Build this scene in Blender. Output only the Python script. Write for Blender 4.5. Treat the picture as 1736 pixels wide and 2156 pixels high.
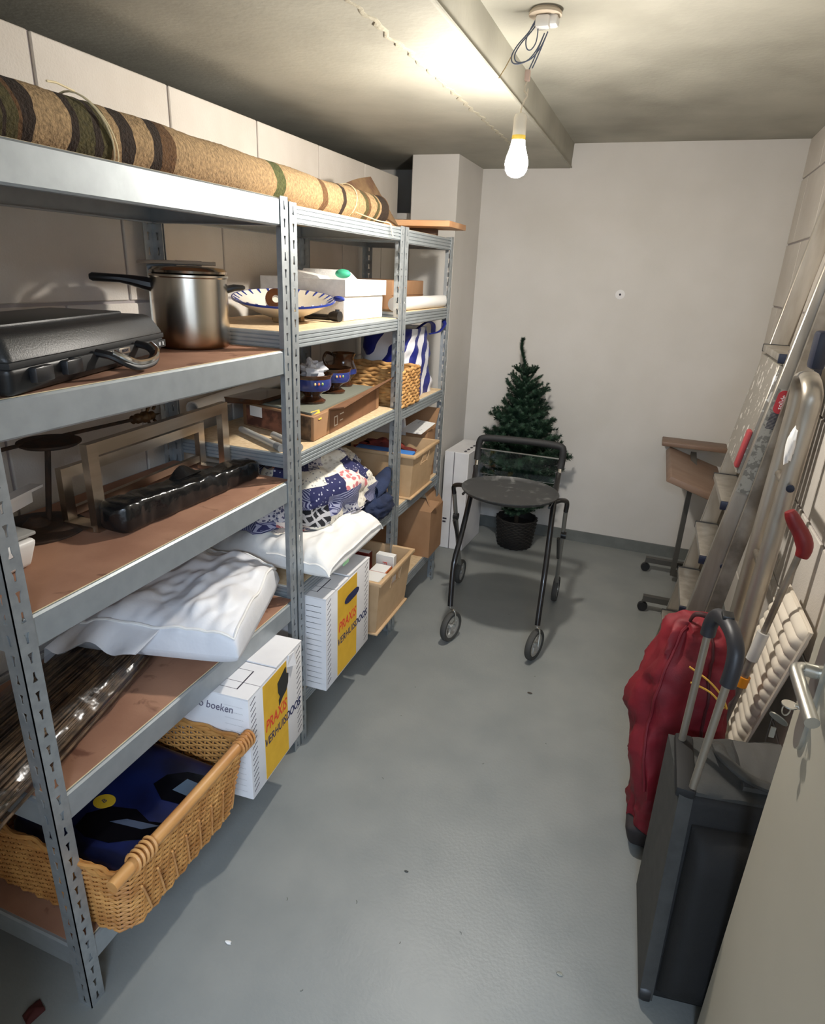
import bpy, bmesh, math, random
from mathutils import Vector, Matrix, noise as mnoise
random.seed(7)
PI = math.pi
for o in list(bpy.data.objects): bpy.data.objects.remove(o)
SC = bpy.context.scene; COL = SC.collection

# ------------------------------------------------------------------ camera
cam = bpy.data.cameras.new('camera'); cam_o = bpy.data.objects.new('camera', cam); COL.objects.link(cam_o)
cam.sensor_fit = 'HORIZONTAL'; cam.sensor_width = 36.0; cam.lens = 36.0 * 1338.0 / 1736.0
cam.clip_start = 0.02; cam.clip_end = 40
# rows: world axes seen from the camera (x right, y down, z forward)
R_ = [[0.93512099, 0.16231786, -0.31496292], [0.35169279, -0.31697159, 0.88081848], [0.04313827, -0.93444204, -0.35349281]]
mw = Matrix.Identity(4)
for i in range(3):
    mw[i][0] = R_[i][0]; mw[i][1] = -R_[i][1]; mw[i][2] = -R_[i][2]
mw[2][3] = 1.6
cam_o.matrix_world = mw
SC.camera = cam_o

# ------------------------------------------------------------------ world, light, exposure
w = bpy.data.worlds.new('world'); SC.world = w; w.use_nodes = True
w.node_tree.nodes['Background'].inputs[0].default_value = (0.55, 0.62, 0.75, 1)
w.node_tree.nodes['Background'].inputs[1].default_value = 0.05
BULB = 1330.0
hl = bpy.data.lights.new('hall_lamp', 'AREA'); hl.shape = 'RECTANGLE'; hl.size = 1.1; hl.size_y = 0.25
hl.energy = 115; hl.color = (0.64, 0.79, 1.0)
hlo = bpy.data.objects.new('hall_lamp', hl); COL.objects.link(hlo); hlo.location = (0.5, -1.35, 2.2)
vs = SC.view_settings
vs.view_transform = 'Standard'; vs.look = 'None'; vs.gamma = 1.0; vs.use_curve_mapping = False
vs.exposure = 0.10

# ------------------------------------------------------------------ helpers
class MB:
    def __init__(s): s.v = []; s.f = []; s.M = Matrix.Identity(4)
    def add(s, vs_, fs):
        o = len(s.v); M = s.M
        s.v += [tuple(M @ Vector(p)) for p in vs_]
        s.f += [tuple(i + o for i in f) for f in fs]; return s
    def box(s, x0, x1, y0, y1, z0, z1):
        return s.hexa([(x0,y0,z0),(x1,y0,z0),(x1,y1,z0),(x0,y1,z0),(x0,y0,z1),(x1,y0,z1),(x1,y1,z1),(x0,y1,z1)])
    def hexa(s, p):
        return s.add(p, [(3,2,1,0),(4,5,6,7),(0,1,5,4),(1,2,6,5),(2,3,7,6),(3,0,4,7)])
    def bm(s, b):
        b.verts.index_update(); s.add([v.co[:] for v in b.verts], [[v.index for v in f.verts] for f in b.faces]); b.free(); return s
    def rbox(s, x0, x1, y0, y1, z0, z1, r=.005, seg=2):
        return s.rhexa([(x0,y0,z0),(x1,y0,z0),(x1,y1,z0),(x0,y1,z0),(x0,y0,z1),(x1,y0,z1),(x1,y1,z1),(x0,y1,z1)], r, seg)
    def rhexa(s, p, r=.005, seg=2):
        b = bmesh.new(); vv = [b.verts.new(q) for q in p]
        for f in [(3,2,1,0),(4,5,6,7),(0,1,5,4),(1,2,6,5),(2,3,7,6),(3,0,4,7)]: b.faces.new([vv[i] for i in f])
        bmesh.ops.bevel(b, geom=list(b.edges), offset=r, segments=seg, affect='EDGES', profile=.5)
        return s.bm(b)
    def tube(s, pts, r, seg=8, closed=False, cap=True, flat=1.0, up=None):
        P = [Vector(p) for p in pts]; n = len(P); rs = r if isinstance(r, (list, tuple)) else [r] * n
        T = []
        for i in range(n):
            if closed: t = P[(i+1) % n] - P[i-1]
            else: t = P[min(i+1, n-1)] - P[max(i-1, 0)]
            T.append(t.normalized() if t.length > 1e-9 else Vector((0,0,1)))
        a = Vector(up) if up else (Vector((0,0,1)) if abs(T[0].z) < .9 else Vector((1,0,0)))
        N = (a - T[0] * a.dot(T[0])).normalized(); V = []; F = []
        for i in range(n):
            N = (N - T[i] * N.dot(T[i])).normalized(); B = T[i].cross(N)
            for k in range(seg):
                an = 2 * PI * k / seg
                V.append(P[i] + N * (math.cos(an) * rs[i] * flat) + B * (math.sin(an) * rs[i]))
        m = n if closed else n - 1
        for i in range(m):
            j = (i + 1) % n
            for k in range(seg):
                l = (k + 1) % seg; F.append((i*seg+k, i*seg+l, j*seg+l, j*seg+k))
        if cap and not closed:
            F.append(tuple(reversed(range(seg)))); F.append(tuple((n-1)*seg + k for k in range(seg)))
        return s.add(V, F)
    def bar(s, a, b, wx, wy, up=(0,0,1)):
        a = Vector(a); b = Vector(b); t = (b-a).normalized(); u = Vector(up)
        n = (u - t*u.dot(t)).normalized(); q = t.cross(n)
        n = n*wy/2; q = q*wx/2
        return s.hexa([a-q-n, a+q-n, a+q+n, a-q+n, b-q-n, b+q-n, b+q+n, b-q+n])
    def lathe(s, prof, c=(0,0,0), seg=24, ax=None):
        V = []; F = []; n = len(prof); rot = Vector((0,0,1)).rotation_difference(Vector(ax).normalized()).to_matrix() if ax else None
        for (r, z) in prof:
            for k in range(seg):
                a = 2*PI*k/seg; p = Vector((r*math.cos(a), r*math.sin(a), z))
                if rot: p = rot @ p
                V.append(p + Vector(c))
        for i in range(n-1):
            for k in range(seg):
                l = (k+1) % seg; F.append((i*seg+k, i*seg+l, (i+1)*seg+l, (i+1)*seg+k))
        shut = prof[0] == prof[-1]
        if prof[0][0] > 1e-5 and not shut: F.append(tuple(reversed(range(seg))))
        if prof[-1][0] > 1e-5 and not shut: F.append(tuple((n-1)*seg+k for k in range(seg)))
        return s.add(V, F)
    def prism(s, poly, a, b, plane='xz'):
        # polygon in plane, extruded along the remaining axis from a to b
        def pt(u, v, t): return {'xz': (u, t, v), 'yz': (t, u, v), 'xy': (u, v, t)}[plane]
        n = len(poly); V = [pt(u, v, a) for u, v in poly] + [pt(u, v, b) for u, v in poly]
        F = [tuple(range(n)), tuple(reversed(range(n, 2*n)))] + [(i, i+n, (i+1) % n + n, (i+1) % n) for i in range(n)]
        return s.add(V, F)
    def grid(s, nu, nv, fn, cu=False):
        V = [fn(i / (nu if cu else nu-1), j / (nv-1)) for j in range(nv) for i in range(nu)]
        F = []
        for j in range(nv-1):
            for i in range(nu if cu else nu-1):
                k = (i+1) % nu; F.append((j*nu+i, j*nu+k, (j+1)*nu+k, (j+1)*nu+i))
        return s.add(V, F)
    def slab(s, nu, nv, top, bot):
        V = [top(i/(nu-1), j/(nv-1)) for j in range(nv) for i in range(nu)]
        V += [bot(i/(nu-1), j/(nv-1)) for j in range(nv) for i in range(nu)]
        F = []; o = nu*nv
        for j in range(nv-1):
            for i in range(nu-1):
                q = (j*nu+i, j*nu+i+1, (j+1)*nu+i+1, (j+1)*nu+i); F.append(q); F.append(tuple(o+k for k in reversed(q)))
        ring = [i for i in range(nu)] + [j*nu+nu-1 for j in range(1, nv)] + [(nv-1)*nu+i for i in range(nu-2, -1, -1)] + [j*nu for j in range(nv-2, 0, -1)]
        m = len(ring)
        for k in range(m):
            a, b = ring[k], ring[(k+1) % m]; F.append((a, o+a, o+b, b))
        return s.add(V, F)
    def ell(s, c, r, nu=16, nv=10, fn=None):
        V = []; F = []
        for j in range(nv+1):
            th = PI*j/nv
            for i in range(nu):
                ph = 2*PI*i/nu; d = Vector((math.sin(th)*math.cos(ph), math.sin(th)*math.sin(ph), math.cos(th)))
                k = fn(d) if fn else 1.0
                V.append((c[0]+r[0]*d.x*k, c[1]+r[1]*d.y*k, c[2]+r[2]*d.z*k))
        for j in range(nv):
            for i in range(nu):
                k = (i+1) % nu; F.append((j*nu+i, (j+1)*nu+i, (j+1)*nu+k, j*nu+k))
        return s.add(V, F)

ORG = {}
def _link(o, parent, org):
    COL.objects.link(o); ORG[o.name] = Vector(org)
    if parent: o.parent = parent; o.location = Vector(org) - ORG[parent.name]
    else: o.location = org
def mesh_of(mb, name, mat, org, smooth=40):
    me = bpy.data.meshes.new(name); O = Vector(org)
    me.from_pydata([tuple(Vector(p) - O) for p in mb.v], [], mb.f); me.validate()
    b = bmesh.new(); b.from_mesh(me); bmesh.ops.remove_doubles(b, verts=b.verts, dist=1e-5)
    bmesh.ops.recalc_face_normals(b, faces=b.faces); b.to_mesh(me); b.free()
    if smooth:
        for p in me.polygons: p.use_smooth = True
        me.set_sharp_from_angle(angle=math.radians(smooth))
    if mat: me.materials.append(mat)
    return me
def tag(o, label=None, cat=None, group=None, kind=None):
    if label: o['label'] = label
    if cat: o['category'] = cat
    if group: o['group'] = group
    if kind: o['kind'] = kind
    return o
def thing(name, label, cat, loc, group=None):
    o = bpy.data.objects.new(name, None); o.empty_display_size = .05; _link(o, None, loc); return tag(o, label, cat, group)
def part(mb, name, mat, parent, smooth=40, label=None, kind=None):
    org = ORG[parent.name]; o = bpy.data.objects.new(name, mesh_of(mb, name, mat, org, smooth)); _link(o, parent, org)
    return tag(o, label, kind=kind)
def solo(mb, name, mat, label, cat, group=None, smooth=40, org=None, kind=None):
    if org is None:
        xs = [p[0] for p in mb.v]; ys = [p[1] for p in mb.v]; zs = [p[2] for p in mb.v]
        org = ((min(xs)+max(xs))/2, (min(ys)+max(ys))/2, min(zs))
    o = bpy.data.objects.new(name, mesh_of(mb, name, mat, org, smooth)); _link(o, None, org); return tag(o, label, cat, group, kind)
def struct(mb, name, mat, smooth=0, parent=None):
    org = ORG[parent.name] if parent else (0,0,0)
    o = bpy.data.objects.new(name, mesh_of(mb, name, mat, org, smooth)); _link(o, parent, org)
    if not parent: o['kind'] = 'structure'
    return o
def inst(me, name, loc, parent, rot=None, scale=None):
    o = bpy.data.objects.new(name, me); COL.objects.link(o); ORG[o.name] = Vector(loc)
    o.parent = parent; o.location = Vector(loc) - ORG[parent.name]
    if rot is not None: o.rotation_euler = rot
    if scale is not None: o.scale = scale
    return o
def text(string, size, M, depth=.0006, mb=None, shear=0.0, sx=1.0, bold=0.0, fit=None):
    """mesh lettering: local x = writing direction, y = up, z = out of the surface"""
    cu = bpy.data.curves.new('t', 'FONT'); cu.body = string; cu.size = size; cu.extrude = depth; cu.shear = shear; cu.resolution_u = 3
    cu.align_x = 'CENTER'; cu.align_y = 'CENTER'; cu.offset = bold
    to = bpy.data.objects.new('t', cu); COL.objects.link(to)
    dg = bpy.context.evaluated_depsgraph_get(); me = bpy.data.meshes.new_from_object(to.evaluated_get(dg))
    mb = mb or MB(); old = mb.M
    if fit:
        xs = [v.co.x for v in me.vertices]; ys = [v.co.y for v in me.vertices]
        M = M @ Matrix.Diagonal((fit[0]/(max(xs)-min(xs)), fit[1]/(max(ys)-min(ys)), 1, 1)) @ Matrix.Translation((-(max(xs)+min(xs))/2, -(max(ys)+min(ys))/2, 0)); sx = 1
    mb.M = M @ Matrix.Diagonal((sx, 1, 1, 1))
    mb.add([v.co[:] for v in me.vertices], [list(p.vertices) for p in me.polygons]); mb.M = old
    bpy.data.objects.remove(to); bpy.data.curves.remove(cu); bpy.data.meshes.remove(me)
    return mb
def frame(o, x, y):
    """matrix with local x, y axes and origin o"""
    x = Vector(x).normalized(); y = Vector(y); y = (y - x*y.dot(x)).normalized(); z = x.cross(y); M = Matrix.Identity(4)
    for i in range(3): M[i][0] = x[i]; M[i][1] = y[i]; M[i][2] = z[i]; M[i][3] = o[i]
    return M
def nz(p, s=1.0, seed=0.0): return mnoise.noise(Vector((p[0]*s+seed, p[1]*s-seed*.7, p[2]*s+seed*1.3)))
def lerp(a, b, t): return a + (b-a)*t
def arc(c, r, a0, a1, n, plane='xz'):
    out = []
    for i in range(n+1):
        a = math.radians(lerp(a0, a1, i/n)); u, v = r*math.cos(a), r*math.sin(a)
        out.append({'xz': (c[0]+u, c[1], c[2]+v), 'yz': (c[0], c[1]+u, c[2]+v), 'xy': (c[0]+u, c[1]+v, c[2])}[plane])
    return out

# ------------------------------------------------------------------ materials
def lin(c): return tuple(((x/255)/12.92 if x/255 <= .04045 else ((x/255+.055)/1.055)**2.4) for x in c)
def mat(name, col, rough=.6, metal=0.0, col2=None, scale=9.0, mixw=.5, bump=0.0, bscale=90.0, alpha=1.0, stretch=None, spec=None, sheen=0, coat=0, detail=4, contrast=(.35, .65)):
    m = bpy.data.materials.new(name); m.use_nodes = True; nt = m.node_tree; N = nt.nodes; L = nt.links; P = N['Principled BSDF']
    P.inputs['Roughness'].default_value = rough; P.inputs['Metallic'].default_value = metal
    if spec is not None: P.inputs['Specular IOR Level'].default_value = spec
    if sheen: P.inputs['Sheen Weight'].default_value = sheen
    if coat: P.inputs['Coat Weight'].default_value = coat; P.inputs['Coat Roughness'].default_value = .1
    if alpha < 1: P.inputs['Alpha'].default_value = alpha
    c = lin(col) + (1,)
    P.inputs['Base Color'].default_value = c
    tc = N.new('ShaderNodeTexCoord'); vec = tc.outputs['Object']
    if stretch:
        mp = N.new('ShaderNodeMapping'); mp.inputs['Scale'].default_value = stretch; L.new(vec, mp.inputs['Vector']); vec = mp.outputs['Vector']
    if col2:
        n = N.new('ShaderNodeTexNoise'); n.inputs['Scale'].default_value = scale; n.inputs['Detail'].default_value = detail; L.new(vec, n.inputs['Vector'])
        r = N.new('ShaderNodeValToRGB'); r.color_ramp.elements[0].position = contrast[0]; r.color_ramp.elements[1].position = contrast[1]
        r.color_ramp.elements[0].color = c; r.color_ramp.elements[1].color = lin(col2) + (1,)
        L.new(n.outputs['Fac'], r.inputs['Fac']); L.new(r.outputs['Color'], P.inputs['Base Color'])
    if bump:
        n2 = N.new('ShaderNodeTexNoise'); n2.inputs['Scale'].default_value = bscale; n2.inputs['Detail'].default_value = 3; L.new(vec, n2.inputs['Vector'])
        b = N.new('ShaderNodeBump'); b.inputs['Strength'].default_value = bump; b.inputs['Distance'].default_value = .004
        L.new(n2.outputs['Fac'], b.inputs['Height']); L.new(b.outputs['Normal'], P.inputs['Normal'])
    return m
def ramp_axis(m, axis, stops, lo, hi, wob=.0, wscale=20, fuzz=0.0, const=True, dirv=None):
    """colour bands or a gradient along one object axis"""
    nt = m.node_tree; N = nt.nodes; L = nt.links; P = N['Principled BSDF']
    tc = N.new('ShaderNodeTexCoord'); vec = tc.outputs['Object']
    if dirv:
        d = N.new('ShaderNodeVectorMath'); d.operation = 'DOT_PRODUCT'; d.inputs[1].default_value = dirv; L.new(vec, d.inputs[0]); val = d.outputs['Value']
    else:
        sp = N.new('ShaderNodeSeparateXYZ'); L.new(vec, sp.inputs[0]); val = sp.outputs['XYZ'.index(axis)]
    if wob:
        n = N.new('ShaderNodeTexNoise'); n.inputs['Scale'].default_value = wscale; n.inputs['Detail'].default_value = 2; L.new(vec, n.inputs['Vector'])
        ma = N.new('ShaderNodeMath'); ma.operation = 'MULTIPLY_ADD'; L.new(n.outputs['Fac'], ma.inputs[0]); ma.inputs[1].default_value = wob; L.new(val, ma.inputs[2]); val = ma.outputs[0]
    mr = N.new('ShaderNodeMapRange'); mr.inputs['From Min'].default_value = lo; mr.inputs['From Max'].default_value = hi; L.new(val, mr.inputs['Value'])
    r = N.new('ShaderNodeValToRGB'); cr = r.color_ramp; cr.interpolation = 'CONSTANT' if const else 'LINEAR'
    while len(cr.elements) > 1: cr.elements.remove(cr.elements[-1])
    cr.elements[0].position = 0; cr.elements[0].color = lin(stops[0][1]) + (1,)
    for p, c in stops[1:]:
        e = cr.elements.new(max(0, min(1, (p-lo)/(hi-lo)))); e.color = lin(c) + (1,)
    L.new(mr.outputs[0], r.inputs['Fac']); out = r.outputs['Color']
    if fuzz:
        n = N.new('ShaderNodeTexNoise'); n.inputs['Scale'].default_value = 120; n.inputs['Detail'].default_value = 4; L.new(vec, n.inputs['Vector'])
        mx = N.new('ShaderNodeMix'); mx.data_type = 'RGBA'; mx.blend_type = 'OVERLAY'; mx.inputs['Factor'].default_value = fuzz
        L.new(out, mx.inputs['A']); L.new(n.outputs['Fac'], mx.inputs['B']); out = mx.outputs['Result']
    L.new(out, P.inputs['Base Color']); return m

m_plaster = mat('white_plaster', (212, 208, 203), .75, col2=(206, 202, 196), scale=3, bump=.12, bscale=140)
m_block = mat('painted_block', (210, 203, 194), .8, col2=(202, 194, 184), scale=5, bump=.3, bscale=160)
m_mortar = mat('painted_joint', (160, 152, 150), .85, bump=.2, bscale=120)
m_ceil = mat('ceiling_concrete', (176, 173, 160), .85, col2=(152, 149, 137), scale=2.6, bump=.25, bscale=60, detail=8, contrast=(.38, .68))
m_floor = mat('grey_floor_paint', (139, 141, 138), .42, col2=(129, 132, 130), scale=5, bump=.16, bscale=110, detail=9)
m_skirt = mat('grey_skirting_paint', (112, 115, 112), .5, col2=(100, 103, 100), scale=14)
m_dark = mat('unlit_recess', (70, 66, 62), .95)  # darkness of the unlit recess is put into this colour
m_galv = mat('galvanised_steel', (172, 177, 179), .42, .6, col2=(156, 161, 164), scale=40, bump=.03)
m_galvb = mat('galvanised_beam', (164, 170, 173), .45, .5, col2=(156, 162, 165), scale=25, bump=.03)
m_hard = mat('brown_hardboard', (166, 124, 99), .7, col2=(144, 103, 81), scale=7, bump=.06, bscale=200, detail=7)
m_chip = mat('chipboard', (220, 196, 160), .75, col2=(204, 175, 136), scale=60, bump=.1, bscale=150)
m_edge = mat('board_edge', (220, 200, 160), .7)
m_black = mat('black_plastic', (26, 26, 27), .42)
m_blackm = mat('matt_black', (24, 24, 25), .7)
m_steel = mat('stainless_steel', (200, 192, 180), .22, 1.0, col2=(170, 155, 138), scale=6)
m_alu = mat('aluminium', (184, 178, 168), .38, .75, col2=(160, 152, 140), scale=22, stretch=(1, 1, .2))
m_alud = mat('worn_aluminium', (165, 158, 148), .45, .7, col2=(120, 112, 102), scale=12)
m_chrome = mat('chrome', (215, 215, 212), .15, 1.0)
m_white = mat('white_plastic', (235, 234, 232), .4)
m_cotton = mat('white_cotton', (236, 234, 230), .85, col2=(228, 226, 222), scale=8, bump=.7, bscale=22, sheen=.1)
m_bagw = mat('white_nonwoven', (228, 228, 230), .5, col2=(216, 217, 222), scale=6, bump=.9, bscale=18)
m_carton = mat('white_cardboard', (230, 228, 228), .8, col2=(220, 218, 219), scale=8)
m_yellow = mat('yellow_print', (226, 178, 48), .75, col2=(216, 168, 40), scale=20)
m_red = mat('red_print', (214, 70, 40), .75)
m_navy = mat('navy_print', (30, 36, 78), .75)
m_ink = mat('ink_print', (60, 56, 66), .8)
m_kraft = mat('kraft_cardboard', (160, 122, 88), .85, col2=(150, 112, 79), scale=10)
m_kraftd = mat('kraft_inside', (126, 88, 60), .9, col2=(112, 78, 52), scale=10)
m_crate = mat('beige_plastic', (196, 164, 126), .55, col2=(188, 156, 118), scale=20, bump=.05)
m_wick = mat('honey_wicker', (206, 152, 86), .5, col2=(168, 112, 56), scale=16, detail=6)
m_wickh = mat('wicker_pole', (204, 152, 92), .45, col2=(178, 120, 66), scale=18, stretch=(1, .25, 1))
m_bluep = mat('dark_blue_plastic', (20, 30, 74), .3, col2=(10, 14, 40), scale=9)
m_greyf = mat('grey_suitcase', (64, 64, 62), .8, col2=(56, 56, 54), scale=30, bump=.15, bscale=300)
m_shadef = mat('shaded_nylon', (20, 20, 21), .75, bump=.2, bscale=400)  # near-black tone paints in the shade on the suitcase front
m_redf = mat('red_nylon', (134, 22, 36), .65, col2=(108, 14, 27), scale=10, bump=.12, bscale=260)
m_wood = mat('brown_laminate', (130, 106, 90), .5, col2=(116, 92, 76), scale=14, stretch=(.3, 1, 1))
m_woodd = mat('dark_wood_edge', (96, 72, 56), .6)
m_plank = mat('pine_plank', (200, 158, 118), .6, col2=(180, 132, 92), scale=12, stretch=(.25, 1, 1))
m_iron = mat('rusty_iron', (46, 38, 32), .75, col2=(70, 50, 36), scale=30, bump=.3)
m_brass = mat('old_brass', (112, 84, 52), .5, .6, col2=(72, 52, 34), scale=40)
m_green = mat('artificial_fir', (34, 66, 44), .7, col2=(20, 44, 30), scale=8)
m_stem = mat('fir_stem', (60, 48, 34), .8)
m_bind = mat('black_wicker', (30, 27, 25), .7, bump=.3)
m_door = mat('door_paint', (196, 190, 174), .45, col2=(190, 184, 168), scale=3)
m_string = mat('cream_string', (222, 206, 166), .8)
m_paper = mat('white_paper', (232, 230, 226), .7)
m_reed = mat('dry_reed', (128, 100, 70), .7, col2=(70, 54, 40), scale=30)
m_rubber = mat('dark_rubber', (38, 38, 40), .75)
m_bluec = mat('dark_blue_clip', (20, 26, 46), .45)
m_orange = mat('orange_plastic', (232, 146, 34), .45)
m_redp = mat('dark_red_plastic', (122, 26, 30), .4)
m_tyre = mat('grey_tyre', (62, 61, 58), .75)
m_brown = mat('brown_glaze', (84, 50, 28), .18, col2=(52, 30, 18), scale=14, coat=.6)
m_blueg = mat('blue_glaze', (52, 70, 140), .2, col2=(36, 46, 104), scale=10, coat=.5)
m_crate_g = m_crate
def film(name, col, base, gain, rough):
    """thin clear plastic: transparent with a mirror-like sheen that grows at glancing angles"""
    m = bpy.data.materials.new(name); m.use_nodes = True; N = m.node_tree.nodes; L = m.node_tree.links
    for n in list(N): N.remove(n)
    o = N.new('ShaderNodeOutputMaterial'); mx = N.new('ShaderNodeMixShader'); t = N.new('ShaderNodeBsdfTransparent'); g = N.new('ShaderNodeBsdfGlossy')
    t.inputs[0].default_value = lin(col) + (1,); g.inputs['Roughness'].default_value = rough; g.inputs[0].default_value = (.9, .92, .95, 1)
    f = N.new('ShaderNodeFresnel'); f.inputs['IOR'].default_value = 1.45; ma = N.new('ShaderNodeMath'); ma.operation = 'MULTIPLY_ADD'; ma.inputs[1].default_value = gain; ma.inputs[2].default_value = base
    n = N.new('ShaderNodeTexNoise'); n.inputs['Scale'].default_value = 16; n.inputs['Detail'].default_value = 3; tc = N.new('ShaderNodeTexCoord'); L.new(tc.outputs['Object'], n.inputs['Vector'])
    bp_ = N.new('ShaderNodeBump'); bp_.inputs['Strength'].default_value = .5; bp_.inputs['Distance'].default_value = .01; L.new(n.outputs['Fac'], bp_.inputs['Height'])
    if base > .02: L.new(bp_.outputs[0], g.inputs['Normal'])
    L.new(f.outputs[0], ma.inputs[0]); L.new(ma.outputs[0], mx.inputs[0]); L.new(t.outputs[0], mx.inputs[1]); L.new(g.outputs[0], mx.inputs[2]); L.new(mx.outputs[0], o.inputs[0])
    return m
m_film = film('clear_film', (244, 245, 247), .025, .35, .22)
m_pane = film('clear_plastic', (250, 251, 252), .0, .8, .05)
m_polybag = mat('black_polythene', (20, 21, 22), .2, bump=.6, bscale=26)

# ================================================================== the room
XL, XR, YB, YF, ZC, ZL = -1.43, 0.545, 3.98, 0.17, 2.288, 2.168
XS = -0.593                                             # where the lower ceiling slab stops
struct(MB().box(-2.1, 1.6, -2.0, 4.3, -.1, 0), 'floor', m_floor)
cb = MB()
cb.prism([(-2.1, 2.5), (-2.1, ZL), (XS-.004, ZL), (XS, ZL+.004), (XS+.004, ZC), (1.6, ZC), (1.6, 2.5)], -2.0, 4.3, 'xz')
ceil = struct(cb, 'ceiling', m_ceil)
# rough mortar ridge along the slab joint
V = MB(); pts = []; rs = []
for i in range(140):
    y = .25 + i*3.0/139; pts.append((-.772+.006*math.sin(i*1.7)+.012*nz((0, y*9, 0)), y, ZL-.0005)); rs.append(.006+.012*abs(nz((3, y*14, 1))))
V.tube(pts, rs, 6, flat=.45, up=(0, 0, 1))
struct(V, 'mortar_ridge', mat('ridge_mortar', (172, 166, 148), .9, bump=.6, bscale=90), 50, ceil)
struct(MB().tube([(XS+.003, .3+i*.1, ZL+.004+.002*nz((0, i*.7, 0))) for i in range(38)], .004, 5), 'slab_edge', m_ceil, 50, ceil)

def block_wall(name, xa, sgn, y0, y1, zj, ztop, phase, pitch=.452):
    w_ = MB()
    if sgn > 0: w_.box(xa-.11, xa-.006, y0, y1, 0, ztop)
    else: w_.box(xa+.006, xa+.11, y0, y1, 0, ztop)
    wall = struct(w_, name, m_mortar); cache = {}
    zs = [0] + [z for z in zj if 0.02 < z < ztop-.02] + [ztop]
    for r in range(len(zs)-1):
        off = phase[(len(zs)-r) % 2]; ys = [y0]; k = math.ceil((y0+.03-off)/pitch)
        while off + k*pitch < y1-.03: ys.append(off+k*pitch); k += 1
        ys.append(y1)
        for i in range(len(ys)-1):
            a, b = ys[i]+(.004 if i else 0), ys[i+1]-(.004 if i < len(ys)-2 else 0); c, d = zs[r]+(.004 if r else 0), zs[r+1]-(.004 if r < len(zs)-2 else 0)
            key = (round(b-a, 3), round(d-c, 3))
            if key not in cache:
                mb = MB().rbox(-.02, 0, 0, b-a, 0, d-c, .0025, 1) if sgn > 0 else MB().rbox(0, .02, 0, b-a, 0, d-c, .0025, 1)
                cache[key] = mesh_of(mb, 'block', m_block, (0, 0, 0), 0)
            inst(cache[key], 'block', (xa, a, c), wall)
    return wall
ZJ = [1.484+.3*k for k in range(-5, 3)]
block_wall('wall_left', XL, 1, YF, 3.53, ZJ, 2.07, {0: 1.295, 1: 1.515})
block_wall('wall_right', XR, -1, YF, YB, [1.51+.3*k for k in range(-5, 3)], ZC, {0: .42, 1: .64})
bw = struct(MB().box(-2.1, 1.6, YB, YB+.12, 0, 2.4), 'wall_back', m_plaster)
struct(MB().box(-2.1, -2.0, -2, 4.2, 0, 2.4), 'wall_outer', m_dark)  # unseen wall, coloured dark to stand for the shade in the gap
struct(MB().rbox(-1.342, -1.088, 3.5, YB+.01, -.01, ZL+.02, .004, 1), 'wall_column', m_plaster)
struct(MB().box(-1.53, -1.335, 3.62, 3.72, 0, 1.9).box(-1.53, -1.335, 3.6, 3.62, 1.87, 1.9), 'wall_recess', m_plaster)
fw = MB().box(-2.1, -.62, YF-.1, YF, 0, 2.45).box(.47, 1.6, YF-.1, YF, 0, 2.45).box(-.62, .47, YF-.1, YF, 2.1, 2.45)
struct(fw, 'wall_front', m_plaster)
struct(MB().box(-2.1, 1.6, -2.05, -1.95, 0, 2.45).box(1.5, 1.6, -2, YF-.1, 0, 2.45), 'wall_hall', m_plaster)
struct(MB().box(-1.09, XR, YB-.012, YB, 0, .072), 'baseboard_back', m_skirt)
struct(MB().box(XR-.012, XR, YF, YB-.012, 0, .072), 'baseboard_right', m_skirt)
# small wall plug with its ring of filler on the back wall
mb = MB().lathe([(.026, 0), (.026, .002), (.02, .003)], (-.235, YB-.001, 1.529), 20, (0, -1, 0)); pl = struct(mb, 'wall_filler', m_carton, 40, bw)
struct(MB().lathe([(.006, 0), (.006, .0045)], (-.235, YB-.001, 1.529), 12, (0, -1, 0)), 'wall_plug', m_ink, 40, bw)

# ================================================================== steel shelving
FX, RX = -.954, -1.402
def flange(w, h, pitch, mapf, mb, t=.002):
    n = int(h/pitch); p = h/n
    hole = [(-.0022, -.011), (0, -.0115), (.0022, -.011), (.0026, .001), (.0055, .0095), (0, .0105), (-.0055, .0095), (-.0026, .001)]
    for c in range(n):
        z0 = c*p; fl = 1 if (c % 3) else -1
        out = [(0, 0), (w/2, 0), (w, 0), (w, p/2), (w, p), (w/2, p), (0, p), (0, p/2)]
        hl_ = [(w*.52+u, p/2+v*fl) for u, v in hole]
        if fl < 0: hl_ = [hl_[i] for i in (6, 5, 4, 3, 2, 1, 0, 7)]
        V = []
        for tt in (0, t):
            V += [mapf(u, z0+v, tt) for u, v in out] + [mapf(u, z0+v, tt) for u, v in hl_]
        F = []
        for i in range(8):
            j = (i+1) % 8
            F += [(i, j, 8+j, 8+i), (16+i, 24+i, 24+j, 16+j), (8+i, 8+j, 24+j, 24+i)]
            if i in (2, 3, 6, 7): F.append((i, 16+i, 16+j, j))
        mb.add(V, F)
UP = {}
def upright_mesh(sx, sy, h):
    if (sx, sy, h) not in UP:
        mb = MB()
        flange(.037, h, .0405, lambda u, v, t: (sx*t, sy*u, v), mb)
        flange(.037, h, .0405, lambda u, v, t: (sx*u, sy*t, v), mb)
        UP[sx, sy, h] = mesh_of(mb, 'upright', m_galv, (0, 0, 0), 30)
    return UP[sx, sy, h]
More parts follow.
